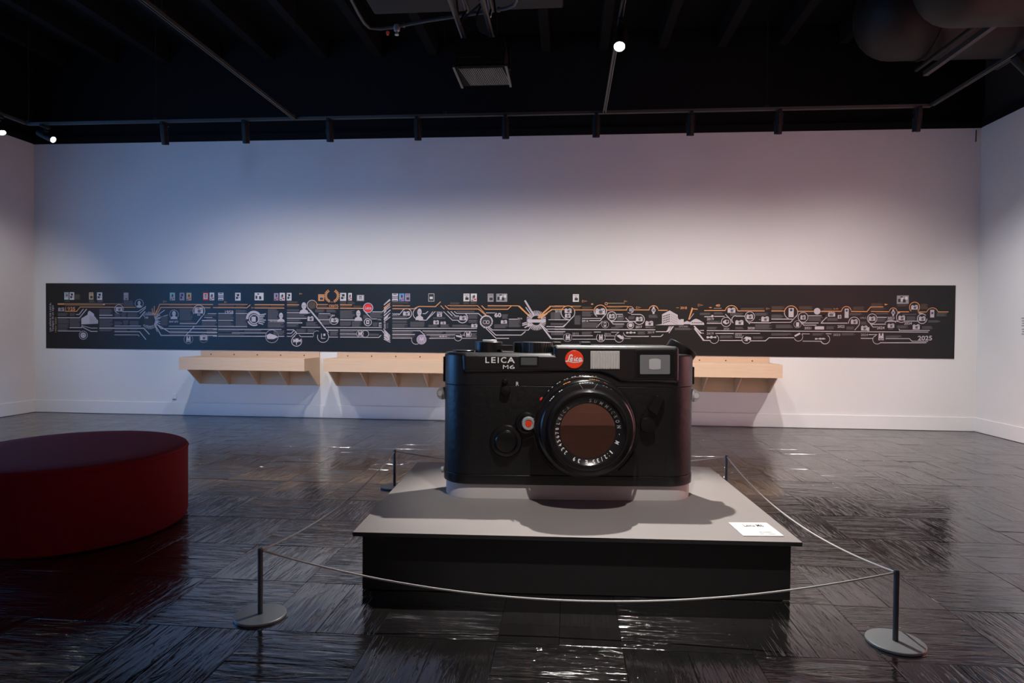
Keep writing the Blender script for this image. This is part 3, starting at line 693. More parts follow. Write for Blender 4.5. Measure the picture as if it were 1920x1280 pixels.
# strap lugs at both ends
def lug(px, py, s, name='strap_lug'):
    xx, zz = fp(px, py, RB); r = .044
    e_ = MB()
    xe = xl_ if s < 0 else xr_
    e_.tube([(xe-s*.006, RB, zz), (xe+s*.014, RB, zz)], r, 28)
    o = e_.build(name, M['silver'], cam_root, smooth=True)
    mb = MB(); n_ = 28
    out = [(xe+s*(.014+.012)+.0, 0)]
    prof = [(xe+s*.010, zz-r*.98)]+[(xe+s*(.016+r*math.cos(math.radians(a))*.95), zz+r*math.sin(math.radians(a))) for a in range(-90, 91, 10)]+[(xe+s*.010, zz+r*.98)]
    mb.prism(prof, lambda x, z: (x, RB-.024, z), lambda x, z: (x, RB+.024, z)); q_ = mb.build('lug_eye', M['silver'], o, smooth=True)
    MB().lathe([(.019, 0), (.019, .003), (.015, .0035), (.1*.015, .003)], lambda u, v, h_: (xe+s*.033+u, RB-.0242-h_, zz+v), 20).build('lug_screw', M['plinth'], o, smooth=True)
lug(829, 736.5, -1); lug(1302, 741, 1)
for s, (pa_, pb_) in ((-1, (668, 714)), (1, (687, 719))):
    xe = xl_ if s < 0 else xr_; z0_, z1_ = fp(834 if s < 0 else 1295, pb_, RB)[1], fp(834 if s < 0 else 1295, pa_, RB)[1]
    MB().box(min(xe-s*.01, xe+s*.010), RB-.05, z0_, max(xe-s*.01, xe+s*.010), RB+.05, z1_, b=.003).build('side_bar', M['matt_black'], cam_root)
_, zz = fp(832, 876, RB)
MB().lathe([(.022, 0), (.022, .014), (.014, .020)], lambda u, v, h_: (xl_-h_, RB-.06+u, zz+v), 16).build('base_latch', M['silver'], cam_root, smooth=True)
# top deck: wind lever, shutter dial, accessory shoe, rewind knob
def cyl(name, m_, pxa, pxb, zpx0, zpx1, yc, parent=cam_root, knurl=0, cap=.003):
    x0_, za = fp(pxa, zpx1, yc); x1_, _ = fp(pxb, zpx1, yc); r = (x1_-x0_)/2; x = (x0_+x1_)/2
    z1_ = fp(pxa, zpx1, yc-r*.9)[1]; z0_ = ztp-.004 if zpx0 is None else fp(pxa, zpx0, yc-r*.9)[1]
    if not knurl: mb = MB().lathe([(r, z0_), (r, z1_-cap), (r-cap, z1_)], lambda u, v, h_: (x+u, yc+v, h_), 40)
    else:
        n_ = knurl*2; mb = MB(); ring = [(r if k % 2 else r*.965) for k in range(n_)]
        for z in (z0_, z1_-cap): mb.v += [(x+ring[k]*math.cos(2*math.pi*k/n_), yc+ring[k]*math.sin(2*math.pi*k/n_), z) for k in range(n_)]
        mb.v += [(x+(r*.94)*math.cos(2*math.pi*k/n_), yc+(r*.94)*math.sin(2*math.pi*k/n_), z1_) for k in range(n_)]
        for i in range(2):
            for k in range(n_): mb.f.append((i*n_+k, i*n_+(k+1) % n_, (i+1)*n_+(k+1) % n_, (i+1)*n_+k))
        mb.f.append(tuple(2*n_+k for k in range(n_)))
    return mb.build(name, M[m_], parent, smooth=not knurl)
cyl('counter_window', 'lacquer', 849, 889, None, 656.5, .17)
cyl('wind_hub', 'lacquer', 891, 942, None, 640.5, .20)
cyl('wind_cap', 'silver', 904.5, 931.5, 640.6, 636.8, .20)
zw = fp(930, 647, .15)[1]
wl = MB().prism([(fp(925, 650, .2)[0], .12), (fp(961, 650, .16)[0], .13), (fp(962, 650, .2)[0], .20), (fp(930, 650, .2)[0], .30)], lambda x, y: (x, y, zw-.03), lambda x, y: (x, y, zw)).build('wind_lever', M['lacquer'], cam_root)
cyl('shutter_dial', 'topplate', 976, 1036, None, 641.2, .16, knurl=36)
cyl('dial_disc', 'lacquer', 963, 1003, None, 641.4, .22)
for a, b_ in ((1036, 1051), (1088, 1106)):
    x0_, x1_ = fp(a, 641, .25)[0], fp(b_, 641, .25)[0]
    MB().box(x0_, .18, zhi-.002, x1_, .34, fp(a, 640.8, .18)[1], b=.003).build('accessory_shoe_rail', M['lacquer'], cam_root)
# tilted rewind knob at the right end
ka = math.radians(32); kc = fp(1272.5, 661, RB); n_ax = Vector((math.sin(ka), 0, math.cos(ka))); n_u = Vector((math.cos(ka), 0, -math.sin(ka))); n_v = Vector((0, 1, 0))
kr = (Vector((fp(1305, 664, RB)[0], 0, fp(1305, 664, RB)[1]))-Vector((fp(1257, 634.5, RB)[0], 0, fp(1257, 634.5, RB)[1]))).length/2
ktop = Vector(((fp(1305, 664, RB)[0]+fp(1257, 634.5, RB)[0])/2, RB-.01, (fp(1305, 664, RB)[1]+fp(1257, 634.5, RB)[1])/2))
def kf(u, v, h_): return ktop+n_u*u+n_v*v+n_ax*h_
MB().lathe([(kr*.98, -.066), (kr, -.060), (kr, -.006), (kr-.006, 0)], kf, 44).build('rewind_knob', M['lacquer'], cam_root, smooth=True)
MB().lathe([(kr*.80, -.20), (kr*.80, -.0665)], kf, 36).build('rewind_neck', M['matt_black'], cam_root, smooth=True)

# lens
LP_ = .335
lcx, lcz = fp(1102.9, 808.8, -LP_+.03)
def lf(u, v, h_): return (lcx+u, -h_, lcz+v)
def lring(name, m_, prof, n=72): return MB().lathe(prof, lf, n, caps=False).build(name, M[m_], cam_root, smooth=True)
def shell(prof_outer, prof_inner): return prof_outer+prof_inner
lring('lens_mount', 'lacquer', [(.325, .0005), (.325, .03), (.31, .036), (.28, .036)])
lring('focus_ring', 'gloss_black', [(.300, .036), (.334, .042), (.338, .052), (.338, .120), (.333, .128), (.300, .130)])
lring('depth_scale_ring', 'gloss_black', [(.300, .1305), (.318, .136), (.320, .142), (.318, .190), (.306, .2), (.290, .202)])
lring('aperture_ring', 'gloss_black', [(.285, .2025), (.300, .208), (.302, .214), (.300, .25), (.292, .258), (.26, .262)])
lring('front_barrel', 'gloss_black', [(.25, .2625), (.268, .268), (.262, .30), (.256, .325), (.252, .334), (.246, LP_), (.238, LP_-.002), (.232, LP_-.012), (.218, LP_-.018)])
MB().lathe([(.218, LP_-.0181), (.214, LP_-.020), (.2135, LP_-.024), (.180, LP_-.052), (.176, LP_-.053)], lf, 72, caps=False).build('name_ring', M['ring_face'], cam_root, smooth=True)
MB().lathe([(.1785, LP_-.056), (.1785, LP_-.0545), (.001, LP_-.0545)], lf, 72).build('front_glass', M['lens_glass'], cam_root)
mbw = MB(); mbo = MB()
def mark(mb, deg, r, h0, h1, wdt):
    a = math.radians(90-deg); c_, s_ = math.cos(a), math.sin(a)
    mb.add([lf(r*c_-wdt*s_*q1, r*s_+wdt*c_*q1, hh_) for q1, hh_ in ((-1, h0), (1, h0), (1, h1), (-1, h1))], [(0, 1, 2, 3)])
for dg_ in (-46, -40, -33, -30, -24, -21, -15, -12, -6, -3, 0, 3, 8, 12, 40, 44): mark(mbw, dg_, .3392, .075, .112, .006)
for dg_ in (-27, -24.5, -22, -20, 4, 6.5, 9, 12, 14.5, 22, 24.5): mark(mbo, dg_, .3212, .150, .176, .005)
for dg_ in (-52, -49, -46, -36, -33, -9, -6, -3, 0, 3, 6, 20, 24, 30, 34): mark(mbw, dg_, .3028, .222, .244, .0055)
mbw.build('scale_marks', M['white_ink'], cam_root); mbo.build('distance_marks', M['orange_ink'], cam_root)
# trapezoid outline on the aperture ring front
tz = [fp(a, b_, -.262) for a, b_ in ((1086.5, 719), (1093, 729), (1113.5, 729), (1120.5, 719))]
mb = MB(); mb.tube([(x, -.2635, z) for x, z in tz], .0014, 6); mb.build('index_outline', M['silver'], cam_root)
rx, rz = fp(1016.5, 749.5, -.05)
MB().lathe([(.018*math.sin(math.radians(a)), .018*math.cos(math.radians(a))) for a in range(5, 180, 14)], lambda u, v, h_: (rx+u, -.05-h_, rz+v), 18).build('mount_dot', M['red_badge'], cam_root, smooth=True)
# finger guards either side
for a0, a1 in ((188, 232), (-52, 28), (150, 172)):
    MB().lathe([(.340, .165), (.347, .165), (.347, .182), (.340, .182)], lf, 30, math.radians(a0), math.radians(a1)).build('finger_guard', M['gloss_black'], cam_root, smooth=True)
# engraved lettering round the name ring
RING = [('L', -75.5), ('E', -66), ('I', -59), ('C', -51), ('A', -41), ('8', -86), ('7', -93.5), ('6', -101), ('5', -109), ('4', -117), ('3', -125.5), ('2', -134), ('9', -154), ('3', -163.5), ('E', -177.5), ('5', 168.5), ('3', 160.5), ('/', 153), ('2', 145), (':', 138.5), ('1', 131.5), ('M', 110.5), ('-', 94.7), ('N', 81), ('O', 70.5), ('R', 61.4), ('C', 52), ('I', 44.5), ('M', 36), ('M', 24.5), ('U', 13.3), ('S', 3.6)]
mb = MB()
hgt, r_in = .0225, .1845
for g, dg_ in RING:
    w_ = {'I': .003, '1': .007, ':': .003, '/': .009, '-': .007, 'M': .018, 'U': .015, 'N': .016, 'O': .016}.get(g, .0135)
    hh_ = .003 if g == '-' else hgt; r0 = r_in+(hgt/2 if g == '-' else 0)
    a = math.radians(90-dg_); er = Vector((math.cos(a), math.sin(a))); et = Vector((math.sin(a), -math.cos(a)))
    def fn(u, v, k):
        q_ = er*(r0+v*hh_)+et*((u-.5)*w_); r = q_.length
        return lf(q_.x, q_.y, LP_-.052+(r-.180)/(.2135-.180)*.028+.0012)
    t = text_mesh(g, fn, .012); mb.add(t.v, t.f)
mb.build('ring_lettering', M['white_ink'], cam_root)
tag(cam_root, 'giant black film camera model with round lens on the platform', 'camera model')

# ------------------------------------------------------------------ timeline banner on the back wall
BX0, BX1, BZ0, BZ1 = onY(87, 595, D).x, onY(1790, 600, D).x, 1.1175, 2.2477
BF = D-.010
banner = empty('timeline_banner', ((BX0+BX1)/2, BF, BZ0)); BC = banner.location.copy()
MB().box(BX0-BC.x, 0, 0, BX1-BC.x, .009, BZ1-BZ0).build('vinyl_panel', M['banner'], banner)
def interp(x, t):
    for (a, b), (c, d) in zip(t, t[1:]):
        if x <= c: return b+(d-b)*(x-a)/(c-a)
    return t[-1][1]
BT = [(60, 534), (420, 532.4), (740, 530.6), (1060, 530.6), (1380, 532.4), (1560, 534.2), (1800, 537.4)]
BB = [(60, 652.6), (420, 656.4), (740, 659.5), (830, 660.8), (1300, 666.9), (1560, 669.6), (1800, 672.8)]
def bn(px, py, k=0):
    v = (py-interp(px, BT))/(interp(px, BB)-interp(px, BT))
    return (onY(px, 600, D).x-BC.x, -.0006-.001*k-LAY[0], (1-v)*(BZ1-BZ0))
PR = {}
LAY = [0, 0]
def lay(): LAY[1] = (LAY[1]+1) % 60; LAY[0] = LAY[1]*1.5e-5        # each printed shape lies on its own hair-thin layer
CX = [80, 520, 5.647]
def crop(x, s): CX[0] = x; CX[2] = s
def T_(x, y): return CX[0]+x/CX[2], CX[1]+y/CX[2]
def mbof(c):
    lay()
    return PR.setdefault(c, MB())
def poly(c, pts, k=0): mbof(c).add([bn(*T_(*p), k) for p in pts], [tuple(range(len(pts)))])
def rect(c, x0, y0, x1, y1, k=0): poly(c, [(x0, y0), (x1, y0), (x1, y1), (x0, y1)], k)
def line(c, w, *p):
    p = [Vector((a, b)) for a, b in p]; out = []
    for i, q in enumerate(p):
        d1 = (p[i]-p[i-1]).normalized() if i else (p[1]-p[0]).normalized(); d2 = (p[i+1]-p[i]).normalized() if i < len(p)-1 else d1
        n = Vector((-(d1+d2).y, (d1+d2).x)); n.normalize(); sc = 1/max(.5, n.dot(Vector((-d1.y, d1.x)))); out.append((q+n*w/2*sc, q-n*w/2*sc))
    for (a, b), (c2, d) in zip(out, out[1:]): poly(c, [a, b, d, c2], 0)
def ring(c, x, y, r, w, a0=0, a1=360, k=0):
    n = max(8, int(28*(a1-a0)/360)); pt = [(math.cos(math.radians(a0+(a1-a0)*i/n)), math.sin(math.radians(a0+(a1-a0)*i/n))) for i in range(n+1)]
    for (a, b), (e_, f) in zip(pt, pt[1:]): poly(c, [(x+a*(r+w/2), y+b*(r+w/2)), (x+e_*(r+w/2), y+f*(r+w/2)), (x+e_*(r-w/2), y+f*(r-w/2)), (x+a*(r-w/2), y+b*(r-w/2))], k)
def dsc(c, x, y, r, k=1, ry=None): poly(c, [(x+r*math.cos(i*math.pi/10), y+(ry or r)*math.sin(i*math.pi/10)) for i in range(20)], k)
def word(c, s, x0, y0, x1, y1, bold=0, up=False, k=1):
    v, f = text_poly(s, bold); lay(); q = MB(); WORDS.append((c, q))
    if up: q.add([bn(*T_(x0+(1-b)*(x1-x0), y1+a*(y0-y1)), k) for a, b in v], f)
    else: q.add([bn(*T_(x0+a*(x1-x0), y1+b*(y0-y1)), k) for a, b in v], f)
def para(x0, y0, x1, y1, c='pg'):
    y = y0; rnd = random.Random(int(x0*7+y0))
    while y < y1-3:
        x2 = x1-(rnd.random()*.22*(x1-x0) if rnd.random() < .6 else 0); rect(c, x0, y, x2, y+6.0); y += 8.2
def head(x, y, w, h, c='pw'):          # plain bust figure
    dsc(c, x, y-h*.16, w*.27, 1, h*.30); poly(c, [(x-w*.5, y+h*.5), (x-w*.42, y+h*.26), (x-w*.12, y+h*.12), (x+w*.12, y+h*.12), (x+w*.42, y+h*.26), (x+w*.5, y+h*.5)], 0)
    rect('pk', x-w*.16, y-h*.19, x-w*.04, y-h*.15, 2); rect('pk', x+w*.04, y-h*.19, x+w*.16, y-h*.15, 2); rect('pd', x-w*.09, y+h*.0, x+w*.09, y+h*.025, 2); rect('pd', x-w*.02, y-h*.14, x+w*.03, y-h*.05, 2)
def camico(x0, y0, x1, y1, c='pw'):
    w, h = x1-x0, y1-y0; rect(c, x0, y0+h*.14, x1, y1, 1); rect(c, x0+w*.08, y0+h*.02, x0+w*.3, y0+h*.14, 1); rect(c, x0+w*.6, y0, x1-w*.08, y0+h*.14, 1)
    dsc('pk', x0+w*.55, y0+h*.58, h*.30, 2); ring('pd', x0+w*.55, y0+h*.58, h*.18, h*.06, k=3); rect('pk', x0+w*.74, y0+h*.24, x0+w*.9, y0+h*.36, 2); rect('pd', x0+w*.08, y0+h*.24, x0+w*.26, y0+h*.34, 2)
def bino(x0, y0, x1, y1, c='pw'):
    w = x1-x0; h = y1-y0
    for s in (0, .56): poly(c, [(x0+w*(s+.08), y0), (x0+w*(s+.36), y0), (x0+w*(s+.44), y1), (x0+w*s, y1)], 1)
    rect(c, x0+w*.4, y0+h*.35, x0+w*.6, y0+h*.7, 1); dsc('pk', x0+w*.22, y1-h*.18, w*.12, 2); dsc('pk', x0+w*.78, y1-h*.18, w*.12, 2)
def scope(x0, y0, x1, y1):
    h = y1-y0; m_ = (y0+y1)/2; rect('pw', x0, m_-h*.22, x1, m_+h*.22, 1); rect('pw', x0, y0, x0+(x1-x0)*.2, y1, 1); rect('pw', x1-(x1-x0)*.16, y0+h*.1, x1, y1-h*.1, 1); rect('pw', (x0+x1)/2-h*.5, y0-h*.2, (x0+x1)/2+h*.5, y1, 1)
def arrow(x, y, w, h): line('po', 3, (x, y-h/2), (x+w, y), (x, y+h/2), (x, y-h/2))
def phone(x0, y0, x1, y1): rect('pw', x0, y0, x1, y1, 1); dsc('pk', (x0+x1)/2, y0+(y1-y0)*.22, (x1-x0)*.26, 2)
def watch(x, y, r): rect('pw', x-r*.45, y-r*1.8, x+r*.45, y+r*1.8, 1); dsc('pw', x, y, r, 2); dsc('pk', x, y, r*.62, 3); ring('pw', x, y, r*.3, r*.1, k=4)
COV = []; WORDS = []
def cover(x0, y0, x1, y1, base, pat):
    COV.append((CX[0], CX[2], x0, y0, x1, y1, base, pat))
W_, O_ = 'pw', 'po'
# ---- section 1
crop(80, 5.647)
word(W_, '100 AÑOS DE LEICA:', 74, 280, 97, 578, .01, True); word(W_, 'Testigos de un siglo', 103, 305, 127, 578, .012, True); word('pn', '1925–2025', 136, 430, 152, 585, 0, True)
for a in ((235, 170, 283, 248, 'pt', 1), (292, 170, 340, 248, 'pl', 2), (497, 170, 543, 245, 'pn', 3), (582, 170, 636, 248, 'pl', 2), (863, 170, 914, 248, 'pd', 4), (1352, 168, 1405, 248, 'pt', 5), (1455, 168, 1505, 248, 'pp', 2), (1527, 168, 1578, 248, 'pn', 5), (1702, 165, 1757, 245, 'pr', 6), (1772, 165, 1820, 245, 'pl', 5), (1863, 165, 1918, 245, 'pl', 7)): cover(*a)
para(240, 256, 300, 275, 'pb'); rect('pb', 345, 190, 400, 245); para(497, 252, 560, 275); para(585, 252, 655, 275)
rect(O_, 165, 286, 235, 300); line(O_, 5, (165, 288), (860, 288)); line('pn', 4, (240, 300), (660, 300)); para(240, 306, 640, 314, 'pb'); dsc(W_, 655, 294, 9)
word(O_, '19', 247, 323, 296, 361, 0); word(O_, '25', 299, 323, 350, 361, .03)
line(O_, 8, (240, 367), (365, 367), (402, 323), (990, 323)); camico(170, 328, 235, 368, 'pd')
line(W_, 8, (360, 400), (392, 400), (437, 342)); line(W_, 9, (165, 434), (395, 434), (472, 342))
for a in ((165, 385, 280, 415), (292, 385, 350, 420), (165, 446, 283, 490), (292, 446, 405, 490), (165, 500, 283, 540), (292, 495, 400, 530), (165, 545, 270, 566)): para(*a)
poly(W_, [(415, 440), (480, 402), (486, 372), (502, 360), (548, 392), (552, 415), (592, 462), (590, 494), (415, 503)], 1)
for k in range(6): line('pk', 3, (420, 455+k*9), (470+k*6, 440+k*10))
for k in range(5): rect('pd', 505+k*16, 410+k*8, 513+k*16, 490, 2)
line(W_, 8, (290, 537), (420, 537)); line(W_, 7, (165, 572), (405, 572)); line(W_, 8, (415, 525), (515, 575), (585, 575)); line(W_, 6, (415, 514), (515, 541), (585, 541))
ring(W_, 435, 615, 43, 5); ring(W_, 435, 615, 22, 14, k=1); word(W_, '1', 425, 605, 445, 628)
for a in ((605, 342, 745, 398), (605, 448, 745, 530), (605, 550, 745, 575), (765, 388, 832, 425), (838, 380, 890, 425), (905, 380, 1020, 425), (765, 470, 845, 510), (858, 460, 912, 505), (928, 465, 1020, 510), (865, 254, 980, 312), (765, 552, 900, 566), (930, 552, 1010, 566)): para(*a)
line(W_, 10, (605, 407), (745, 407)); line(W_, 10, (605, 434), (1030, 434), (1090, 365)); line(W_, 10, (605, 541), (1075, 541), (1135, 605)); line(W_, 7, (765, 518), (1045, 518)); line(W_, 8, (765, 577), (1030, 577), (1098, 660)); line(W_, 6, (765, 610), (1015, 610), (1027, 625))
ring(W_, 813, 342, 46, 6, 90, 400); camico(780, 320, 848, 366); line(W_, 8, (855, 368), (1015, 368), (1098, 313)); line(W_, 7, (1032, 386), (1095, 330))
ring(W_, 1027, 282, 43, 4); head(1027, 288, 56, 72)
for k in range(40):
    a = math.radians(k*9); r1 = 92 if math.sin(a) < 0 or k % 2 else 90
    if -.75 < math.cos(a) or abs(math.sin(a)) > .5: line(W_, 5, (1140+54*math.cos(a), 460+54*math.sin(a)), (1140+r1*math.cos(a), 460+r1*math.sin(a)))
rect('pk', 1085, 407, 1184, 508, 2); word(W_, '100', 1086, 420, 1124, 440, .02, k=3); para(1128, 432, 1172, 440); para(1088, 450, 1170, 475)
for a in ((1172, 402, 1163, 332), (1183, 402, 1187, 308), (1190, 405, 1212, 352)): line(O_, 8, a[:2], a[2:])
line(O_, 9, (1197, 402), (1245, 290), (1808, 290)); line(O_, 9, (1212, 402), (1256, 323), (1780, 323)); arrow(1282, 260, 38, 20); para(1345, 298, 1580, 314, 'pb')
for a in ((1190, 425, 1297, 350), (1195, 432, 1248, 400), (1195, 440, 1330, 402), (1195, 450, 1252, 436), (1195, 460, 1252, 470), (1195, 470, 1252, 495), (1190, 500, 1218, 578)): line(W_, 7, a[:2], a[2:])
line(W_, 9, (1190, 495), (1258, 615), (1850, 615)); line(W_, 10, (1195, 488), (1345, 580), (1850, 583)); line(W_, 8, (1198, 480), (1258, 545), (1850, 545)); line(W_, 6, (1340, 518), (1850, 518))
for a in ((1258, 415, 1330, 512), (1455, 337, 1590, 455), (1455, 470, 1620, 482), (1690, 395, 1840, 412), (1690, 470, 1850, 512), (1740, 435, 1845, 450), (1350, 555, 1540, 572), (1350, 592, 1540, 606), (1740, 555, 1850, 600)): para(*a)
ring(W_, 1395, 395, 46, 4); head(1395, 400, 74, 88); word(W_, 'ERNST LEITZ', 1345, 462, 1440, 480, .02)
ring(W_, 1658, 358, 62, 7, -210, 40); camico(1612, 325, 1702, 384); word(W_, 'M3', 1642, 390, 1674, 408, .03); line(W_, 8, (1712, 388), (1630, 491), (1455, 491)); line(W_, 7, (1610, 520), (1520, 612))
ring('pd', 1547, 655, 47, 4); bino(1524, 625, 1572, 685); ring('pd', 1708, 645, 45, 3); camico(1672, 612, 1745, 664); line(W_, 6, (1750, 385), (1845, 385)); line(W_, 6, (1715, 425), (1800, 425)); line(W_, 10, (1690, 458), (1840, 458))
# ---- section 2
crop(400, 5.647)
for a in ((235, 165, 292, 247, 'pl', 2), (441, 163, 535, 243, 'pl', 8), (645, 165, 693, 243, 'pp', 5), (705, 162, 760, 243, 'pl', 5), (780, 162, 830, 243, 'pl', 2), (1113, 175, 1174, 245, 'po', 3), (1344, 158, 1408, 242, 'pl', 2), (1430, 158, 1468, 238, 'pl', 5), (1520, 178, 1598, 243, 'pd', 6)): cover(*a)
line(O_, 8, (0, 322), (360, 322), (395, 290)); line(O_, 6, (55, 287), (365, 287)); para(55, 294, 225, 314, 'pb'); para(240, 294, 345, 314, 'pb'); line(O_, 9, (440, 288), (755, 288)); line(O_, 9, (440, 323), (755, 323)); para(440, 297, 600, 314, 'pb'); para(610, 297, 750, 314, 'pb'); arrow(122, 264, 26, 14); arrow(915, 170, 28, 14); arrow(408, 322, 30, 12)
word(W_, '1958', 128, 352, 215, 388, .012)
for a in ((55, 392, 220, 448), (55, 470, 220, 515), (240, 345, 362, 375), (240, 392, 362, 515), (580, 335, 690, 440), (580, 465, 755, 530), (55, 557, 320, 575), (330, 557, 520, 575), (55, 595, 350, 612), (600, 505, 750, 530), (640, 560, 755, 612)): para(*a)
for a in ((55, 383, 215), (55, 456, 215), (240, 383, 362), (55, 520, 362), (55, 549, 725), (0, 549, 45), (200, 587, 560), (0, 585, 45), (55, 622, 560), (0, 622, 45), (690, 622, 755)): line(W_, 7, (a[0], a[1]), (a[2], a[1]))
ring(W_, 435, 440, 48, 10); ring(W_, 432, 435, 70, 26, 175, 330); ring(W_, 435, 440, 68, 14, 60, 160); rect(W_, 408, 415, 452, 468, 1)
for k in range(4): line('pk', 2, (408+k*11, 415), (408+k*11, 468)); line('pk', 2, (408, 418+k*14), (452, 418+k*14))
for k in range(6): line(W_, 10, (480, 400+k*16), (560-k % 3*14, 385+k*22))
head(720, 420, 78, 105); line(W_, 9, (582, 450), (755, 450)); word(W_, 'LEICA GALLERY', 600, 458, 700, 470, .02)
ring(W_, 624, 622, 68, 4); poly(W_, [(565, 612), (600, 592), (665, 612), (690, 630), (640, 652), (575, 650)], 1)
line(O_, 9, (782, 288), (910, 288)); para(782, 252, 900, 278, 'pb'); para(782, 297, 900, 312, 'pb'); head(962, 318, 95, 125)
ring(W_, 1048, 290, 52, 7, 120, 300); ring(O_, 1048, 290, 52, 7, -60, 30); dsc('pb', 1048, 290, 40, 0); line(W_, 11, (1002, 318), (1030, 350), (1222, 580)); line(W_, 7, (1030, 340), (1160, 495)); line(W_, 8, (782, 372), (1028, 372)); line(W_, 9, (782, 430), (992, 430)); line(W_, 9, (782, 478), (945, 478)); line(W_, 7, (935, 525), (1140, 525)); line(W_, 7, (1190, 525), (1785, 525))
ring(W_, 1165, 625, 60, 6, -40, 200); line(W_, 7, (1120, 380), (1240, 380)); line(W_, 8, (1110, 445), (1235, 445))
for a in ((782, 335, 910, 362), (782, 385, 990, 420), (782, 442, 940, 468), (782, 490, 905, 520), (985, 470, 1110, 510), (1080, 335, 1180, 365), (1200, 335, 1300, 368), (1110, 390, 1240, 435), (1150, 458, 1240, 495), (880, 545, 990, 580), (1000, 545, 1080, 575), (1240, 565, 1325, 615)): para(*a)
camico(1000, 408, 1063, 458); line(O_, 7, (1100, 282), (1215, 282)); line(O_, 9, (1098, 321), (1325, 321)); para(1112, 290, 1215, 312, 'pb'); word(O_, '150/75', 1228, 282, 1325, 310, .015)
for s in (-1, 1):
    for k in range(9):
        a = math.radians(90+s*(18+k*15)); x, y = 1257+66*math.cos(a), 190+62*math.sin(a); t = a+s*math.pi/2
        for q in (-.7, .7): dsc(O_, x+12*math.cos(t+q), y+12*math.sin(t+q), 8, 1, 6)
    ring(O_, 1257, 190, 66, 3, 90 if s > 0 else -40, 220 if s > 0 else 90)
ring(W_, 1280, 448, 46, 6, -20, 260); camico(1248, 424, 1320, 470); word(W_, '1984', 1242, 388, 1290, 408, .01); line(W_, 8, (1205, 554), (1325, 554)); line(W_, 7, (782, 552), (855, 552), (888, 590), (1060, 590)); line(W_, 7, (782, 590), (828, 590), (855, 560)); line(W_, 6, (782, 622), (830, 622), (880, 570)); line(W_, 6, (910, 605), (930, 625), (1060, 625)); ring(W_, 1100, 600, 38, 4, 150, 300)
ring(W_, 885, 672, 54, 7, -30, 250); line(W_, 7, (840, 640), (885, 592)); scope(848, 650, 930, 684); rect(W_, 880, 684, 888, 712)
rect(W_, 1168, 592, 1190, 616, 1); rect(W_, 1145, 590, 1152, 645); rect(W_, 1145, 640, 1190, 646); line(W_, 6, (1225, 628), (1325, 628))
line(O_, 8, (1344, 285), (1470, 285)); line(O_, 9, (1344, 321), (1590, 321)); para(1344, 250, 1410, 278, 'pb'); para(1425, 250, 1500, 278, 'pb'); para(1344, 292, 1470, 312, 'pb'); para(1485, 292, 1585, 312, 'pb')
for a in ((1344, 342, 1500, 435), (1344, 460, 1460, 510), (1470, 460, 1570, 515), (1590, 392, 1640, 430), (1660, 365, 1790, 425), (1690, 470, 1745, 510), (1344, 560, 1520, 585), (1344, 605, 1540, 620), (1655, 590, 1770, 612)): para(*a)
line(W_, 9, (1344, 444), (1520, 444)); head(1538, 395, 84, 118); ring(W_, 1640, 315, 50, 8); dsc('pr', 1640, 315, 43, 1); word(W_, 'Leica', 1606, 300, 1676, 332, .03, k=2); line(W_, 9, (1592, 340), (1672, 425)); ring(W_, 1638, 468, 38, 8); rect(W_, 1620, 445, 1654, 488, 1); dsc('pk', 1638, 466, 9, 2)
line(W_, 8, (1685, 357), (1790, 357), (1870, 280)); line(W_, 7, (1675, 433), (1735, 433)); word(W_, '1996', 1740, 432, 1780, 448); camico(1755, 470, 1783, 512)
for k, (x0, y0, x1, y1, c) in enumerate(((1808, 282, 1870, 222, W_), (1808, 318, 1858, 272, O_), (1808, 330, 1872, 280, O_), (1808, 372, 1832, 345, W_), (1808, 400, 1876, 335, W_), (1808, 440, 1856, 392, W_), (1808, 445, 1850, 410, W_))): line(c, 9, (x0, y0), (x1, y1))
for k in range(6): line(W_, 8, (1805+k*2, 540+k*20), (1875-k*4, 612+k*12 if k < 5 else 660))
word(W_, '2001', 1808, 470, 1828, 540, .01, True); para(1838, 475, 1855, 535)
for a in ((1344, 552, 1785), (1344, 594, 1520), (1344, 628, 1590)): line(W_, 7, (a[0], a[1]), (a[2], a[1]))
ring(W_, 1556, 592, 36, 4); bino(1536, 566, 1577, 616); ring(W_, 1612, 592, 36, 5); line(W_, 7, (1590, 630), (1755, 630), (1780, 605)); line(W_, 7, (1785, 552), (1870, 660))
# ---- section 3
crop(720, 5.647)
for a in ((88, 160, 148, 243, 'pl', 7), (160, 160, 214, 243, 'pu', 5), (222, 160, 277, 243, 'pp', 3), (470, 160, 532, 245, 'pk', 9), (841, 160, 905, 243, 'pl', 3), (918, 160, 982, 243, 'pl', 5), (1097, 160, 1159, 247, 'pd', 3), (1187, 160, 1303, 247, 'pd', 8)): cover(*a)
for k, (y, c) in enumerate(((260, W_), (290, O_), (330, W_), (370, W_), (400, W_), (440, W_))): line(c, 8, (0, y+25), (68, y-30))
for k in range(5): line(W_, 7, (0, 560+k*22), (70, 610+k*18))
line(O_, 7, (90, 292), (275, 292)); line(O_, 9, (90, 323), (325, 323)); para(90, 252, 260, 270, 'pb'); line(O_, 9, (325, 318), (370, 298), (545, 300), (600, 247)); line(O_, 8, (600, 288), (640, 328)); line(O_, 9, (645, 288), (685, 325), (1000, 325), (1100, 410)); line(O_, 6, (672, 288), (990, 288), (1085, 390)); line(O_, 9, (1032, 288), (1072, 327), (1310, 327), (1348, 292)); line(O_, 8, (1097, 288), (1420, 290)); poly(O_, [(1410, 288), (1435, 288), (1565, 415), (1545, 415)])
for a in ((700, 255, 800, 280), (841, 250, 905, 275), (918, 250, 982, 275), (700, 295, 990, 312), (1097, 295, 1300, 312), (90, 280, 200, 288)): para(*a, 'pb')
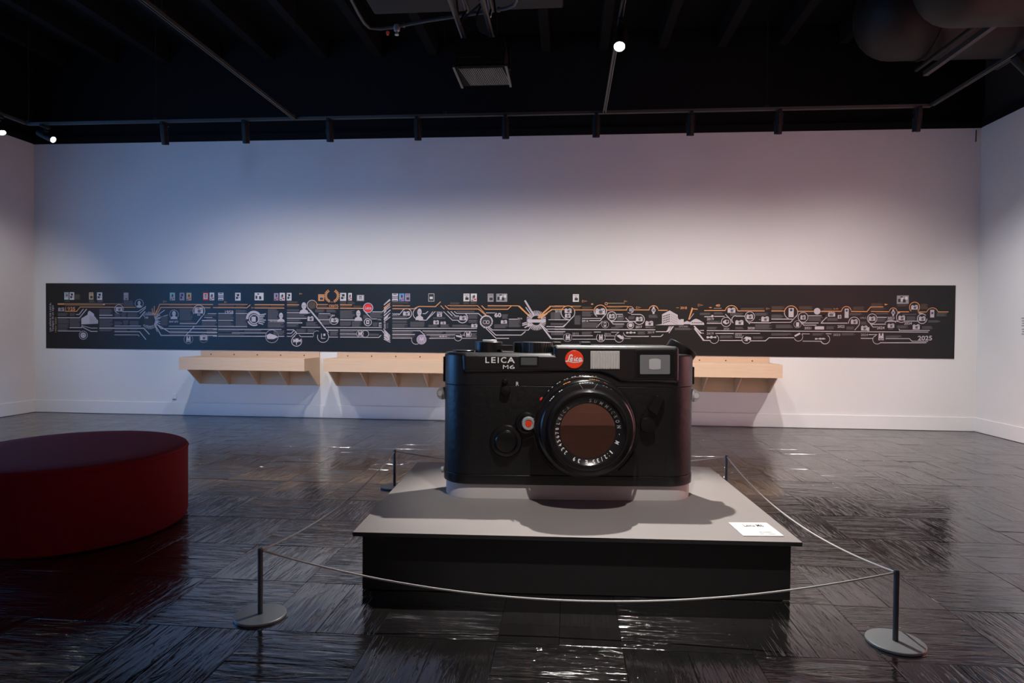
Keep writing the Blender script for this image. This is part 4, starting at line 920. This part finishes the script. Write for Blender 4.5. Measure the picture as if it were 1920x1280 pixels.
word(W_, '2009', 88, 370, 160, 396, .012); line(W_, 8, (160, 390), (205, 335), (225, 324)); ring(W_, 240, 375, 54, 8, -120, 90); camico(203, 350, 275, 396); line(W_, 8, (90, 430), (240, 430)); ring(W_, 375, 375, 66, 7, 90, 250); head(377, 380, 85, 128); line(W_, 8, (370, 445), (450, 445), (545, 352)); line(W_, 8, (410, 375), (440, 375), (468, 350)); line(W_, 6, (455, 435), (520, 352)); 
for a in ((90, 403, 250, 424), (90, 450, 245, 470), (90, 482, 250, 520), (280, 462, 430, 520), (470, 495, 580, 520), (600, 490, 700, 520), (520, 415, 650, 428), (725, 495, 920, 520), (770, 345, 960, 362), (725, 405, 795, 425), (895, 382, 995, 430), (895, 442, 995, 470), (1250, 382, 1312, 432), (1168, 490, 1312, 528), (1322, 440, 1450, 525), (90, 565, 320, 590), (90, 605, 330, 628), (430, 568, 640, 590), (655, 570, 820, 595), (490, 610, 740, 630), (930, 585, 985, 640)): para(*a)
word(W_, '2006', 558, 352, 620, 374, .012); camico(562, 374, 615, 408); camico(525, 446, 582, 490); camico(600, 460, 656, 488); line(W_, 9, (672, 350), (725, 400)); line(W_, 9, (708, 350), (758, 400), (795, 402)); line(W_, 8, (745, 350), (770, 373), (1000, 373), (1045, 415)); line(W_, 7, (630, 352), (725, 445), (790, 445)); ring(W_, 832, 420, 54, 9, -60, 150); camico(800, 398, 875, 446); camico(926, 484, 990, 522)
ring(W_, 1085, 460, 62, 14, 0, 360); dsc('pk', 1085, 460, 50, 1); ring(W_, 1068, 466, 18, 5, k=2); ring(W_, 1100, 466, 16, 7, k=2)
for k in range(16): a = math.radians(k*22.5+8); line('pk', 4, (1085+52*math.cos(a), 460+52*math.sin(a)), (1085+72*math.cos(a), 460+72*math.sin(a)))
word(W_, '60', 1170, 365, 1242, 414, .035); line(W_, 7, (1080, 367), (1180, 367)); camico(1238, 444, 1304, 482); line(W_, 8, (1322, 434), (1410, 434)); word(W_, '2014', 1412, 418, 1462, 438, .01)
line(W_, 9, (1090, 515), (1185, 605), (1455, 605), (1500, 565)); line(W_, 8, (1110, 515), (1150, 550), (1530, 552), (1570, 490)); line(W_, 8, (1065, 515), (1188, 640), (1325, 640)); line(W_, 7, (1018, 480), (1065, 530)); line(W_, 8, (90, 533), (985, 533)); line(W_, 7, (90, 558), (385, 558), (440, 612)); line(W_, 7, (410, 561), (985, 563)); line(W_, 8, (90, 597), (330, 597)); line(W_, 7, (90, 636), (300, 636)); line(W_, 7, (480, 640), (745, 638)); line(W_, 7, (450, 602), (755, 602)); line(W_, 6, (830, 605), (860, 605)); line(W_, 6, (830, 640), (985, 640))
ring(W_, 343, 655, 48, 5, 60, 200); dsc('pp', 400, 652, 50, 0); ring(W_, 400, 652, 50, 4); bino(378, 628, 424, 678); ring(W_, 787, 628, 40, 5, -60, 190); poly(W_, [(760, 605), (820, 612), (822, 634), (770, 622)], 1); scope(590, 614, 668, 626); ring(W_, 888, 600, 38, 5, 150, 400); bino(870, 574, 914, 626)
for k in range(36):
    a = math.radians(k*10); s = 1 if abs(math.sin(a)) > .25 else .96; line(W_, 8, (1613+52*math.cos(a), 448+52*math.sin(a)), (1613+107*s*math.cos(a), 448+107*s*math.sin(a)))
rect(W_, 1520, 436, 1712, 470, 1); line(W_, 18, (1490, 232), (1590, 400)); line(W_, 10, (1500, 305), (1560, 390)); line(W_, 12, (1465, 482), (1510, 470)); line(W_, 12, (1465, 500), (1540, 482)); line(W_, 12, (1490, 525), (1555, 490))
line(O_, 16, (1630, 420), (1760, 298)); line(O_, 9, (1750, 295), (1920, 293)); line(O_, 12, (1640, 425), (1775, 332)); line(O_, 9, (1770, 330), (1920, 330)); line('pn', 10, (1660, 425), (1730, 370))
for a in ((1765, 360, 1870, 432), (1765, 475, 1890, 500), (1770, 575, 1900, 610)): para(*a)
para(1780, 300, 1900, 318, 'pb'); word(W_, '2015', 1812, 340, 1868, 356, .01); line(W_, 7, (1740, 440), (1920, 440)); line(W_, 8, (1720, 513), (1895, 513), (1920, 490)); line(W_, 8, (1720, 540), (1920, 540)); line(W_, 16, (1650, 480), (1770, 640)); line(W_, 8, (1765, 645), (1890, 645)); line(W_, 8, (1680, 500), (1740, 568), (1920, 568))
# ---- section 4
crop(1040, 5.647)
cover(190, 165, 254, 247, 'pl', 3)
line(O_, 7, (0, 291), (100, 291)); line(O_, 9, (0, 332), (70, 332)); ring(O_, 140, 362, 72, 8, 200, 340); ring(W_, 140, 362, 72, 8, -20, 60); ring(W_, 140, 362, 72, 8, 90, 200); camico(105, 318, 178, 368); camico(108, 374, 168, 418); line(O_, 6, (150, 293), (280, 293)); line(O_, 9, (205, 334), (410, 334)); line(W_, 9, (195, 405), (95, 517), (0, 517)); line(W_, 9, (0, 440), (165, 440)); line(W_, 9, (0, 543), (1065, 550)); word(W_, '2015', 5, 342, 62, 360, .01)
para(0, 300, 75, 322, 'pb'); para(180, 300, 275, 325, 'pb'); para(290, 300, 395, 325, 'pb'); arrow(290, 240, 50, 22); rect(O_, 385, 266, 405, 278); ring(O_, 543, 268, 13, 6); line('pn', 4, (560, 263), (740, 263)); arrow(735, 243, 30, 16); arrow(862, 310, 46, 20)
for a in ((0, 365, 65, 430), (210, 395, 275, 495), (0, 475, 110, 500), (290, 350, 400, 410), (290, 470, 470, 525), (660, 400, 735, 445), (640, 495, 735, 530), (780, 405, 845, 440), (995, 390, 1090, 418), (960, 518, 1065, 532), (0, 570, 110, 605), (290, 570, 395, 602), (880, 568, 960, 600), (600, 520, 700, 534)): para(*a)
ring(O_, 482, 348, 66, 8, 190, 340); ring(W_, 482, 348, 66, 8, -20, 40); ring(W_, 482, 348, 66, 8, 120, 190); camico(430, 318, 532, 384); line(W_, 9, (535, 385), (482, 450), (365, 450)); word(W_, '2016', 288, 440, 356, 464, .014); line(W_, 8, (290, 426), (490, 426)); line(O_, 7, (548, 298), (780, 298)); line(O_, 9, (548, 336), (765, 336)); para(565, 306, 720, 325, 'pb')
ring(W_, 604, 402, 48, 8); camico(574, 378, 634, 426); line(W_, 8, (565, 425), (620, 487), (735, 487)); line(W_, 10, (600, 460), (860, 460)); line(W_, 8, (655, 382), (720, 382)); word(W_, '2017', 672, 395, 722, 412, .01); line(W_, 7, (442, 525), (505, 455)); ring('pd', 535, 492, 37, 5); rect(W_, 520, 466, 546, 516, 1); rect('pk', 524, 475, 542, 500, 2)
ring(O_, 797, 335, 36, 6, 180, 320); ring(W_, 797, 335, 36, 6, -40, 130); rect(W_, 790, 320, 802, 352, 1); rect(W_, 810, 318, 820, 358, 1); line(O_, 9, (835, 335), (1000, 336)); ring(O_, 1045, 338, 48, 8, 185, 350); line(O_, 9, (1093, 340), (1195, 341)); watch(1045, 340, 22)
line(W_, 8, (808, 384), (900, 384)); ring(W_, 895, 438, 54, 8, -90, 160); camico(860, 410, 930, 458); line(W_, 8, (750, 420), (800, 470)); ring(W_, 803, 502, 34, 6); dsc(W_, 803, 500, 22, 1); word(W_, '2017', 856, 506, 924, 532, .014); camico(960, 455, 1042, 506); word('pd', 'LEICA', 965, 514, 1010, 524)
poly(W_, [(1135, 385), (1215, 342), (1300, 390), (1305, 430), (1365, 470), (1365, 498), (1065, 500), (1135, 488)], 1)
for j in range(4):
    for k in range(5): rect('pk', 1146+k*15, 400+j*24-k*5, 1156+k*15, 412+j*24-k*5, 2)
    for k in range(5): rect('pd', 1228+k*15, 378+j*26+k*8, 1238+k*15, 390+j*26+k*8, 2)
rect(W_, 1330, 436, 1365, 480, 1); poly(W_, [(1365, 470), (1400, 455), (1440, 470), (1440, 490), (1365, 490)], 1); poly(W_, [(1435, 465), (1470, 440), (1495, 432), (1530, 445), (1580, 478), (1582, 498), (1435, 498)], 1)
for k in range(6): rect('pk', 1450+k*20, 470, 1462+k*20, 480, 2)
line('pk', 4, (1445, 458), (1560, 462)); word('pd', 'LEITZ-PARK', 1315, 506, 1412, 522, .01); para(1270, 530, 1460, 552); word(O_, '2018', 1328, 302, 1396, 328, .015); line(O_, 4, (1282, 314), (1312, 314)); poly(O_, [(1450, 310), (1464, 322), (1422, 444), (1412, 440)]); line(O_, 8, (1462, 326), (1512, 330)); line(W_, 6, (1470, 375), (1425, 440)); arrow(1515, 286, 52, 22)
for k in range(3): line(W_, 8, (1215+k*20, 512), (1165+k*18 if k else 1190, 570))
line(W_, 8, (1072, 570), (1195, 570), (1232, 515)); line(W_, 8, (1210, 585), (1258, 512)); line(W_, 14, (1475, 510), (1550, 588)); line(W_, 16, (1480, 535), (1580, 665)); line(W_, 8, (1540, 558), (1580, 558)); line(W_, 6, (1550, 586), (1580, 588)); line(W_, 8, (1575, 665), (1650, 665))
word('pd', '2015', 188, 578, 256, 602, .01); ring('pd', 138, 632, 44, 5); bino(118, 600, 164, 658); line(W_, 8, (188, 613), (405, 613)); line(W_, 7, (190, 650), (445, 650)); line(W_, 7, (0, 648), (92, 648)); line(W_, 7, (418, 573), (490, 573)); ring(W_, 490, 632, 46, 5, -40, 230); bino(470, 600, 512, 662); word('pd', '2016', 528, 582, 596, 605, .01); line(W_, 6, (600, 575), (680, 575), (645, 605)); line(W_, 6, (530, 615), (638, 615)); line(W_, 6, (540, 652), (640, 652)); ring(W_, 684, 638, 46, 5, -40, 220); poly(W_, [(655, 612), (685, 602), (735, 630), (725, 652), (700, 648)], 1); line('pd', 6, (735, 642), (808, 642)); ring(W_, 775, 575, 46, 6, 90, 180); line(W_, 8, (770, 621), (998, 621)); scope(758, 572, 856, 590); word('pd', '2019', 984, 566, 1055, 590, .01); line(W_, 7, (1022, 622), (1125, 622), (1150, 600))
# ---- section 5
crop(1300, 7.385)
rect(W_, 150, 530, 245, 542); dsc(W_, 260, 528, 17); line(W_, 12, (283, 532), (430, 532)); line(O_, 12, (147, 450), (436, 450)); ring(O_, 523, 468, 88, 10, 190, 350); camico(470, 412, 578, 482); line(O_, 12, (608, 456), (982, 458)); para(650, 415, 980, 445, 'pb'); arrow(1006, 425, 48, 22); rect(O_, 216, 402, 250, 414); word(O_, '40', 302, 362, 365, 396, .03); line(W_, 5, (280, 418), (385, 418))
for a in ((85, 482, 235, 515), (282, 475, 410, 510), (505, 485, 690, 522), (190, 595, 370, 615), (190, 680, 345, 712), (580, 680, 700, 715), (850, 485, 1030, 522), (855, 645, 1090, 715), (1076, 510, 1245, 560), (1140, 650, 1372, 700), (370, 800, 550, 840), (825, 815, 975, 850), (1080, 770, 1372, 805), (1590, 545, 1790, 605), (1650, 770, 1805, 805), (1840, 675, 1920, 715)): para(*a)
para(1078, 392, 1255, 448, 'pb'); para(1455, 395, 1640, 445, 'pb'); para(1800, 425, 1910, 450, 'pb')
word(W_, '2019', 184, 552, 280, 586, .014); line(W_, 12, (185, 628), (390, 628)); ring(W_, 452, 610, 66, 8); poly(W_, [(405, 605), (440, 580), (488, 585), (495, 625), (450, 645), (412, 625)], 1); dsc('pk', 465, 605, 18, 2); line(W_, 10, (440, 500), (515, 580)); word('pd', '2020', 418, 692, 496, 720, .014); line(W_, 10, (185, 732), (1920, 745)); word('pd', '2019', 184, 755, 280, 788, .014); scope(184, 812, 318, 840); line(W_, 9, (185, 730), (900, 735)); line(W_, 11, (305, 772), (560, 772)); ring(W_, 290, 850, 62, 7, -60, 160); line(W_, 10, (130, 868), (232, 868)); line(W_, 10, (368, 870), (675, 870)); word('pd', '2020', 576, 778, 672, 812, .014); line(W_, 8, (578, 826), (675, 826)); line(W_, 7, (578, 772), (925, 772)); ring(W_, 736, 850, 62, 7, -20, 230); poly(W_, [(695, 845), (730, 815), (795, 825), (795, 860), (750, 880), (705, 872)], 1); dsc('pk', 712, 856, 13, 2); dsc('pk', 765, 868, 13, 2); line(W_, 10, (795, 875), (1000, 875), (1048, 832), (1395, 832))
ring(W_, 588, 580, 58, 10, 130, 270); line(W_, 10, (585, 530), (710, 530)); ring(W_, 778, 535, 66, 8); camico(732, 505, 822, 570); camico(580, 585, 690, 652); line(W_, 10, (720, 580), (780, 640)); line(W_, 12, (770, 620), (1072, 624)); line(W_, 9, (1072, 618), (1345, 618), (1430, 520)); word(W_, '2020', 750, 682, 848, 715, .014); camico(938, 535, 1042, 605); word(W_, 'SL2', 905, 572, 925, 585)
line(O_, 12, (1076, 459), (1260, 460)); ring(O_, 1348, 480, 92, 10, 180, 350); ring(W_, 1348, 480, 92, 9, -10, 45); ring(W_, 1348, 480, 92, 9, 110, 180); phone(1314, 420, 1384, 546); line(W_, 12, (1076, 572), (1370, 574)); line(O_, 12, (1440, 464), (1660, 466)); dsc(W_, 1708, 465, 46, 1); line(O_, 12, (1755, 468), (1920, 470)); ring(W_, 1515, 548, 68, 8); camico(1480, 518, 1550, 580); line(W_, 10, (1580, 528), (1830, 528)); line(W_, 10, (1455, 580), (1525, 658), (1700, 658)); line(W_, 12, (1500, 628), (1730, 628)); line(W_, 9, (1840, 548), (1765, 630)); line(W_, 11, (1760, 630), (1880, 630)); ring('pd', 1440, 645, 50, 6); rect(W_, 1420, 618, 1462, 680, 1); word(W_, '2021', 1537, 682, 1630, 715, .014); rect(W_, 1680, 675, 1808, 718, 1); line('pd', 4, (1690, 690), (1800, 690)); camico(1862, 480, 1920, 540)
ring(W_, 1455, 820, 60, 6, -40, 160); poly(W_, [(1398, 800), (1470, 762), (1485, 780), (1410, 820)], 1); line(W_, 8, (1505, 778), (1610, 780)); line(W_, 9, (1515, 880), (1770, 882)); ring(W_, 1825, 855, 65, 7, -60, 160); scope(1685, 838, 1825, 858); line(W_, 9, (1835, 778), (1910, 780))
# ---- section 6
crop(1540, 7.385)
cover(1035, 258, 1198, 372, 'pd', 8); para(1040, 378, 1190, 408, 'pb')
line(O_, 12, (0, 465), (275, 468)); ring(O_, 340, 468, 66, 10, 185, 350); phone(316, 432, 372, 560); line(O_, 12, (405, 470), (625, 474), (675, 412), (850, 412)); para(22, 428, 150, 452, 'pb'); arrow(165, 435, 28, 18); arrow(205, 432, 25, 18); para(432, 405, 585, 455, 'pb'); para(682, 362, 845, 400, 'pb'); poly(O_, [(865, 368), (915, 378), (872, 392)]); para(685, 428, 885, 455, 'pb'); line(O_, 11, (680, 472), (935, 478)); ring(O_, 988, 478, 52, 9, 190, 355); watch(988, 492, 26); line(O_, 11, (1045, 480), (1205, 482)); ring(O_, 1282, 420, 70, 10, 130, 410); camico(1235, 390, 1328, 452); line(O_, 11, (1330, 484), (1450, 486)); para(1368, 375, 1470, 445, 'pb'); ring(O_, 1530, 512, 82, 9, 200, 340); rect(W_, 1500, 458, 1555, 562, 1); dsc('pp', 1527, 502, 22, 2); dsc('pk', 1527, 502, 12, 3); line(O_, 11, (1608, 486), (1752, 487))
for a in ((385, 492, 560, 522), (75, 560, 220, 600), (70, 675, 190, 712), (345, 680, 460, 722), (545, 615, 632, 655), (765, 570, 885, 620), (750, 492, 930, 515), (1045, 668, 1200, 705), (1120, 510, 1320, 525), (1175, 545, 1300, 600), (1590, 500, 1730, 545), (1475, 600, 1640, 635), (1390, 680, 1535, 720), (280, 770, 470, 800), (890, 805, 1110, 835)): para(*a)
camico(88, 480, 186, 540); camico(222, 516, 272, 568); line(W_, 10, (0, 528), (60, 528)); line(W_, 12, (0, 630), (360, 632)); line(W_, 9, (0, 615), (75, 548)); ring(W_, 450, 625, 76, 9, 170, 395); camico(405, 580, 498, 644); line(W_, 9, (515, 665), (460, 730)); word(W_, '2022', 220, 660, 318, 696, .014); word('pd', 'SUMMILUX', 530, 548, 618, 575); camico(548, 668, 636, 735); rect(W_, 630, 690, 662, 742, 1)
ring(W_, 698, 572, 66, 9); camico(650, 542, 742, 602); line(W_, 12, (765, 554), (900, 556)); word(W_, '2023', 908, 548, 1006, 584, .014); line(W_, 10, (640, 600), (712, 688), (765, 688)); line(W_, 12, (690, 650), (890, 650)); ring(W_, 955, 690, 96, 8, 215, 320); word(W_, '2024', 766, 680, 872, 718, .016); camico(915, 642, 1006, 700); word('pd', 'D-LUX', 930, 705, 990, 720)
ring(W_, 1105, 555, 72, 9, 60, 250); line(W_, 12, (1045, 496), (1080, 494)); camico(1062, 532, 1153, 598); line(W_, 12, (906, 610), (1060, 610)); line(W_, 10, (1140, 610), (1330, 610)); word(W_, '2024', 1142, 622, 1248, 658, .014); ring(W_, 1390, 578, 66, 10, 0, 320); camico(1345, 545, 1435, 608); line(W_, 14, (1340, 500), (1405, 510)); camico(1262, 655, 1358, 724); line(W_, 10, (1072, 715), (1080, 736), (1498, 740)); line(W_, 10, (0, 745), (1478, 762)); word(W_, '2025', 1336, 812, 1532, 876, .02); word('pd', '2023', 164, 776, 260, 808, .014); word('pd', '2024', 546, 778, 645, 812, .014)
line(W_, 8, (65, 778), (140, 780)); ring(W_, 55, 855, 62, 7, -60, 160); scope(-10, 838, 55, 858); line(W_, 11, (655, 792), (765, 792), (735, 820)); line(W_, 11, (546, 843), (715, 845)); ring(W_, 775, 860, 62, 8, 40, 230); bino(788, 775, 864, 870); line(W_, 11, (815, 905), (1455, 908)); line(W_, 9, (890, 848), (1220, 850), (1255, 885), (1478, 890))
NM = dict(pw='white_print', po='orange_print', pg='small_print', pb='brown_small_print', pd='grey_print', pr='red_print', pk='black_print', pp='mauve_print', pn='gold_print', pl='pale_print', pt='teal_print', pu='blue_print')
for c, mb in PR.items(): mb.build(NM[c], M[c], banner)['kind'] = 'stuff'
for c, mb in WORDS: mb.build('lettering', M[c], banner)
# small printed covers along the top, one part each
for cx, s, x0, y0, x1, y1, base, pat in COV:
    CX[0], CX[2] = cx, s; sub = {}
    def put(c, *r): 
        lay(); q = sub.setdefault(c, MB()); q.add([bn(*T_(x0+a*(x1-x0), y0+b*(y1-y0)), 3) for a, b in ((r[0], r[1]), (r[2], r[1]), (r[2], r[3]), (r[0], r[3]))], [(0, 1, 2, 3)])
    a, b, c_, d_ = [bn(*T_(*p)) for p in ((x0, y0), (x1, y0), (x1, y1), (x0, y1))]
    mb = MB(); mb.add([(q[0], -.0002, q[2]) for q in (a, b, c_, d_)]+[(q[0], -.0028, q[2]) for q in (a, b, c_, d_)], [(0,1,2,3), (4,7,6,5), (0,4,5,1), (1,5,6,2), (2,6,7,3), (3,7,4,0)])
    o = mb.build('cover_picture', M[base], banner)
    if pat == 1: put('pr', .4, .25, .8, .55); put('pl', .1, .75, .9, .9); put('pd', .2, .1, .5, .2)
    elif pat == 2: put('pk', .3, .15, .75, .45); put('pk', .15, .5, .55, .8); put('pd', .6, .55, .85, .7); put('pd', .1, .1, .25, .25)
    elif pat == 3: put('pk', .3, .5, .85, .82); put('pd', .35, .3, .7, .5); put('pk', .1, .15, .9, .2)
    elif pat == 4: put('pk', .4, .75, .7, .9); put('pl', .15, .15, .85, .2)
    elif pat == 5: put('pd', .2, .3, .6, .7); put('pk', .4, .2, .7, .55); put('pr', .55, .65, .9, .85); put('pk', .1, .8, .45, .92)
    elif pat == 6: put('pl', .12, .12, .88, .85); put('pd', .25, .3, .75, .75); put('pk', .3, .2, .7, .3)
    elif pat == 7: put('pp', 0, .3, 1, .55); put('pk', 0, .6, 1, .68); put('pk', .1, .85, .9, .95); put('pk', .15, .05, .8, .15)
    elif pat == 8: put('pk', .1, .4, .3, .8); put('pl', .35, .2, .55, .7); put('pk', .5, .45, .75, .85); put('pl', .7, .15, .9, .5); put('pk', .3, .1, .5, .25)
    elif pat == 9: put('pl', .0, .0, 1, .05); put('pl', 0, .95, 1, 1); put('pl', 0, 0, .06, 1); put('pl', .94, 0, 1, 1); put('pl', .25, .4, .75, .7)
    for c, q in sub.items(): q.build('cover_print', M[c], o)
tag(banner, 'long black timeline banner with white and orange graphics on the back wall', 'banner')
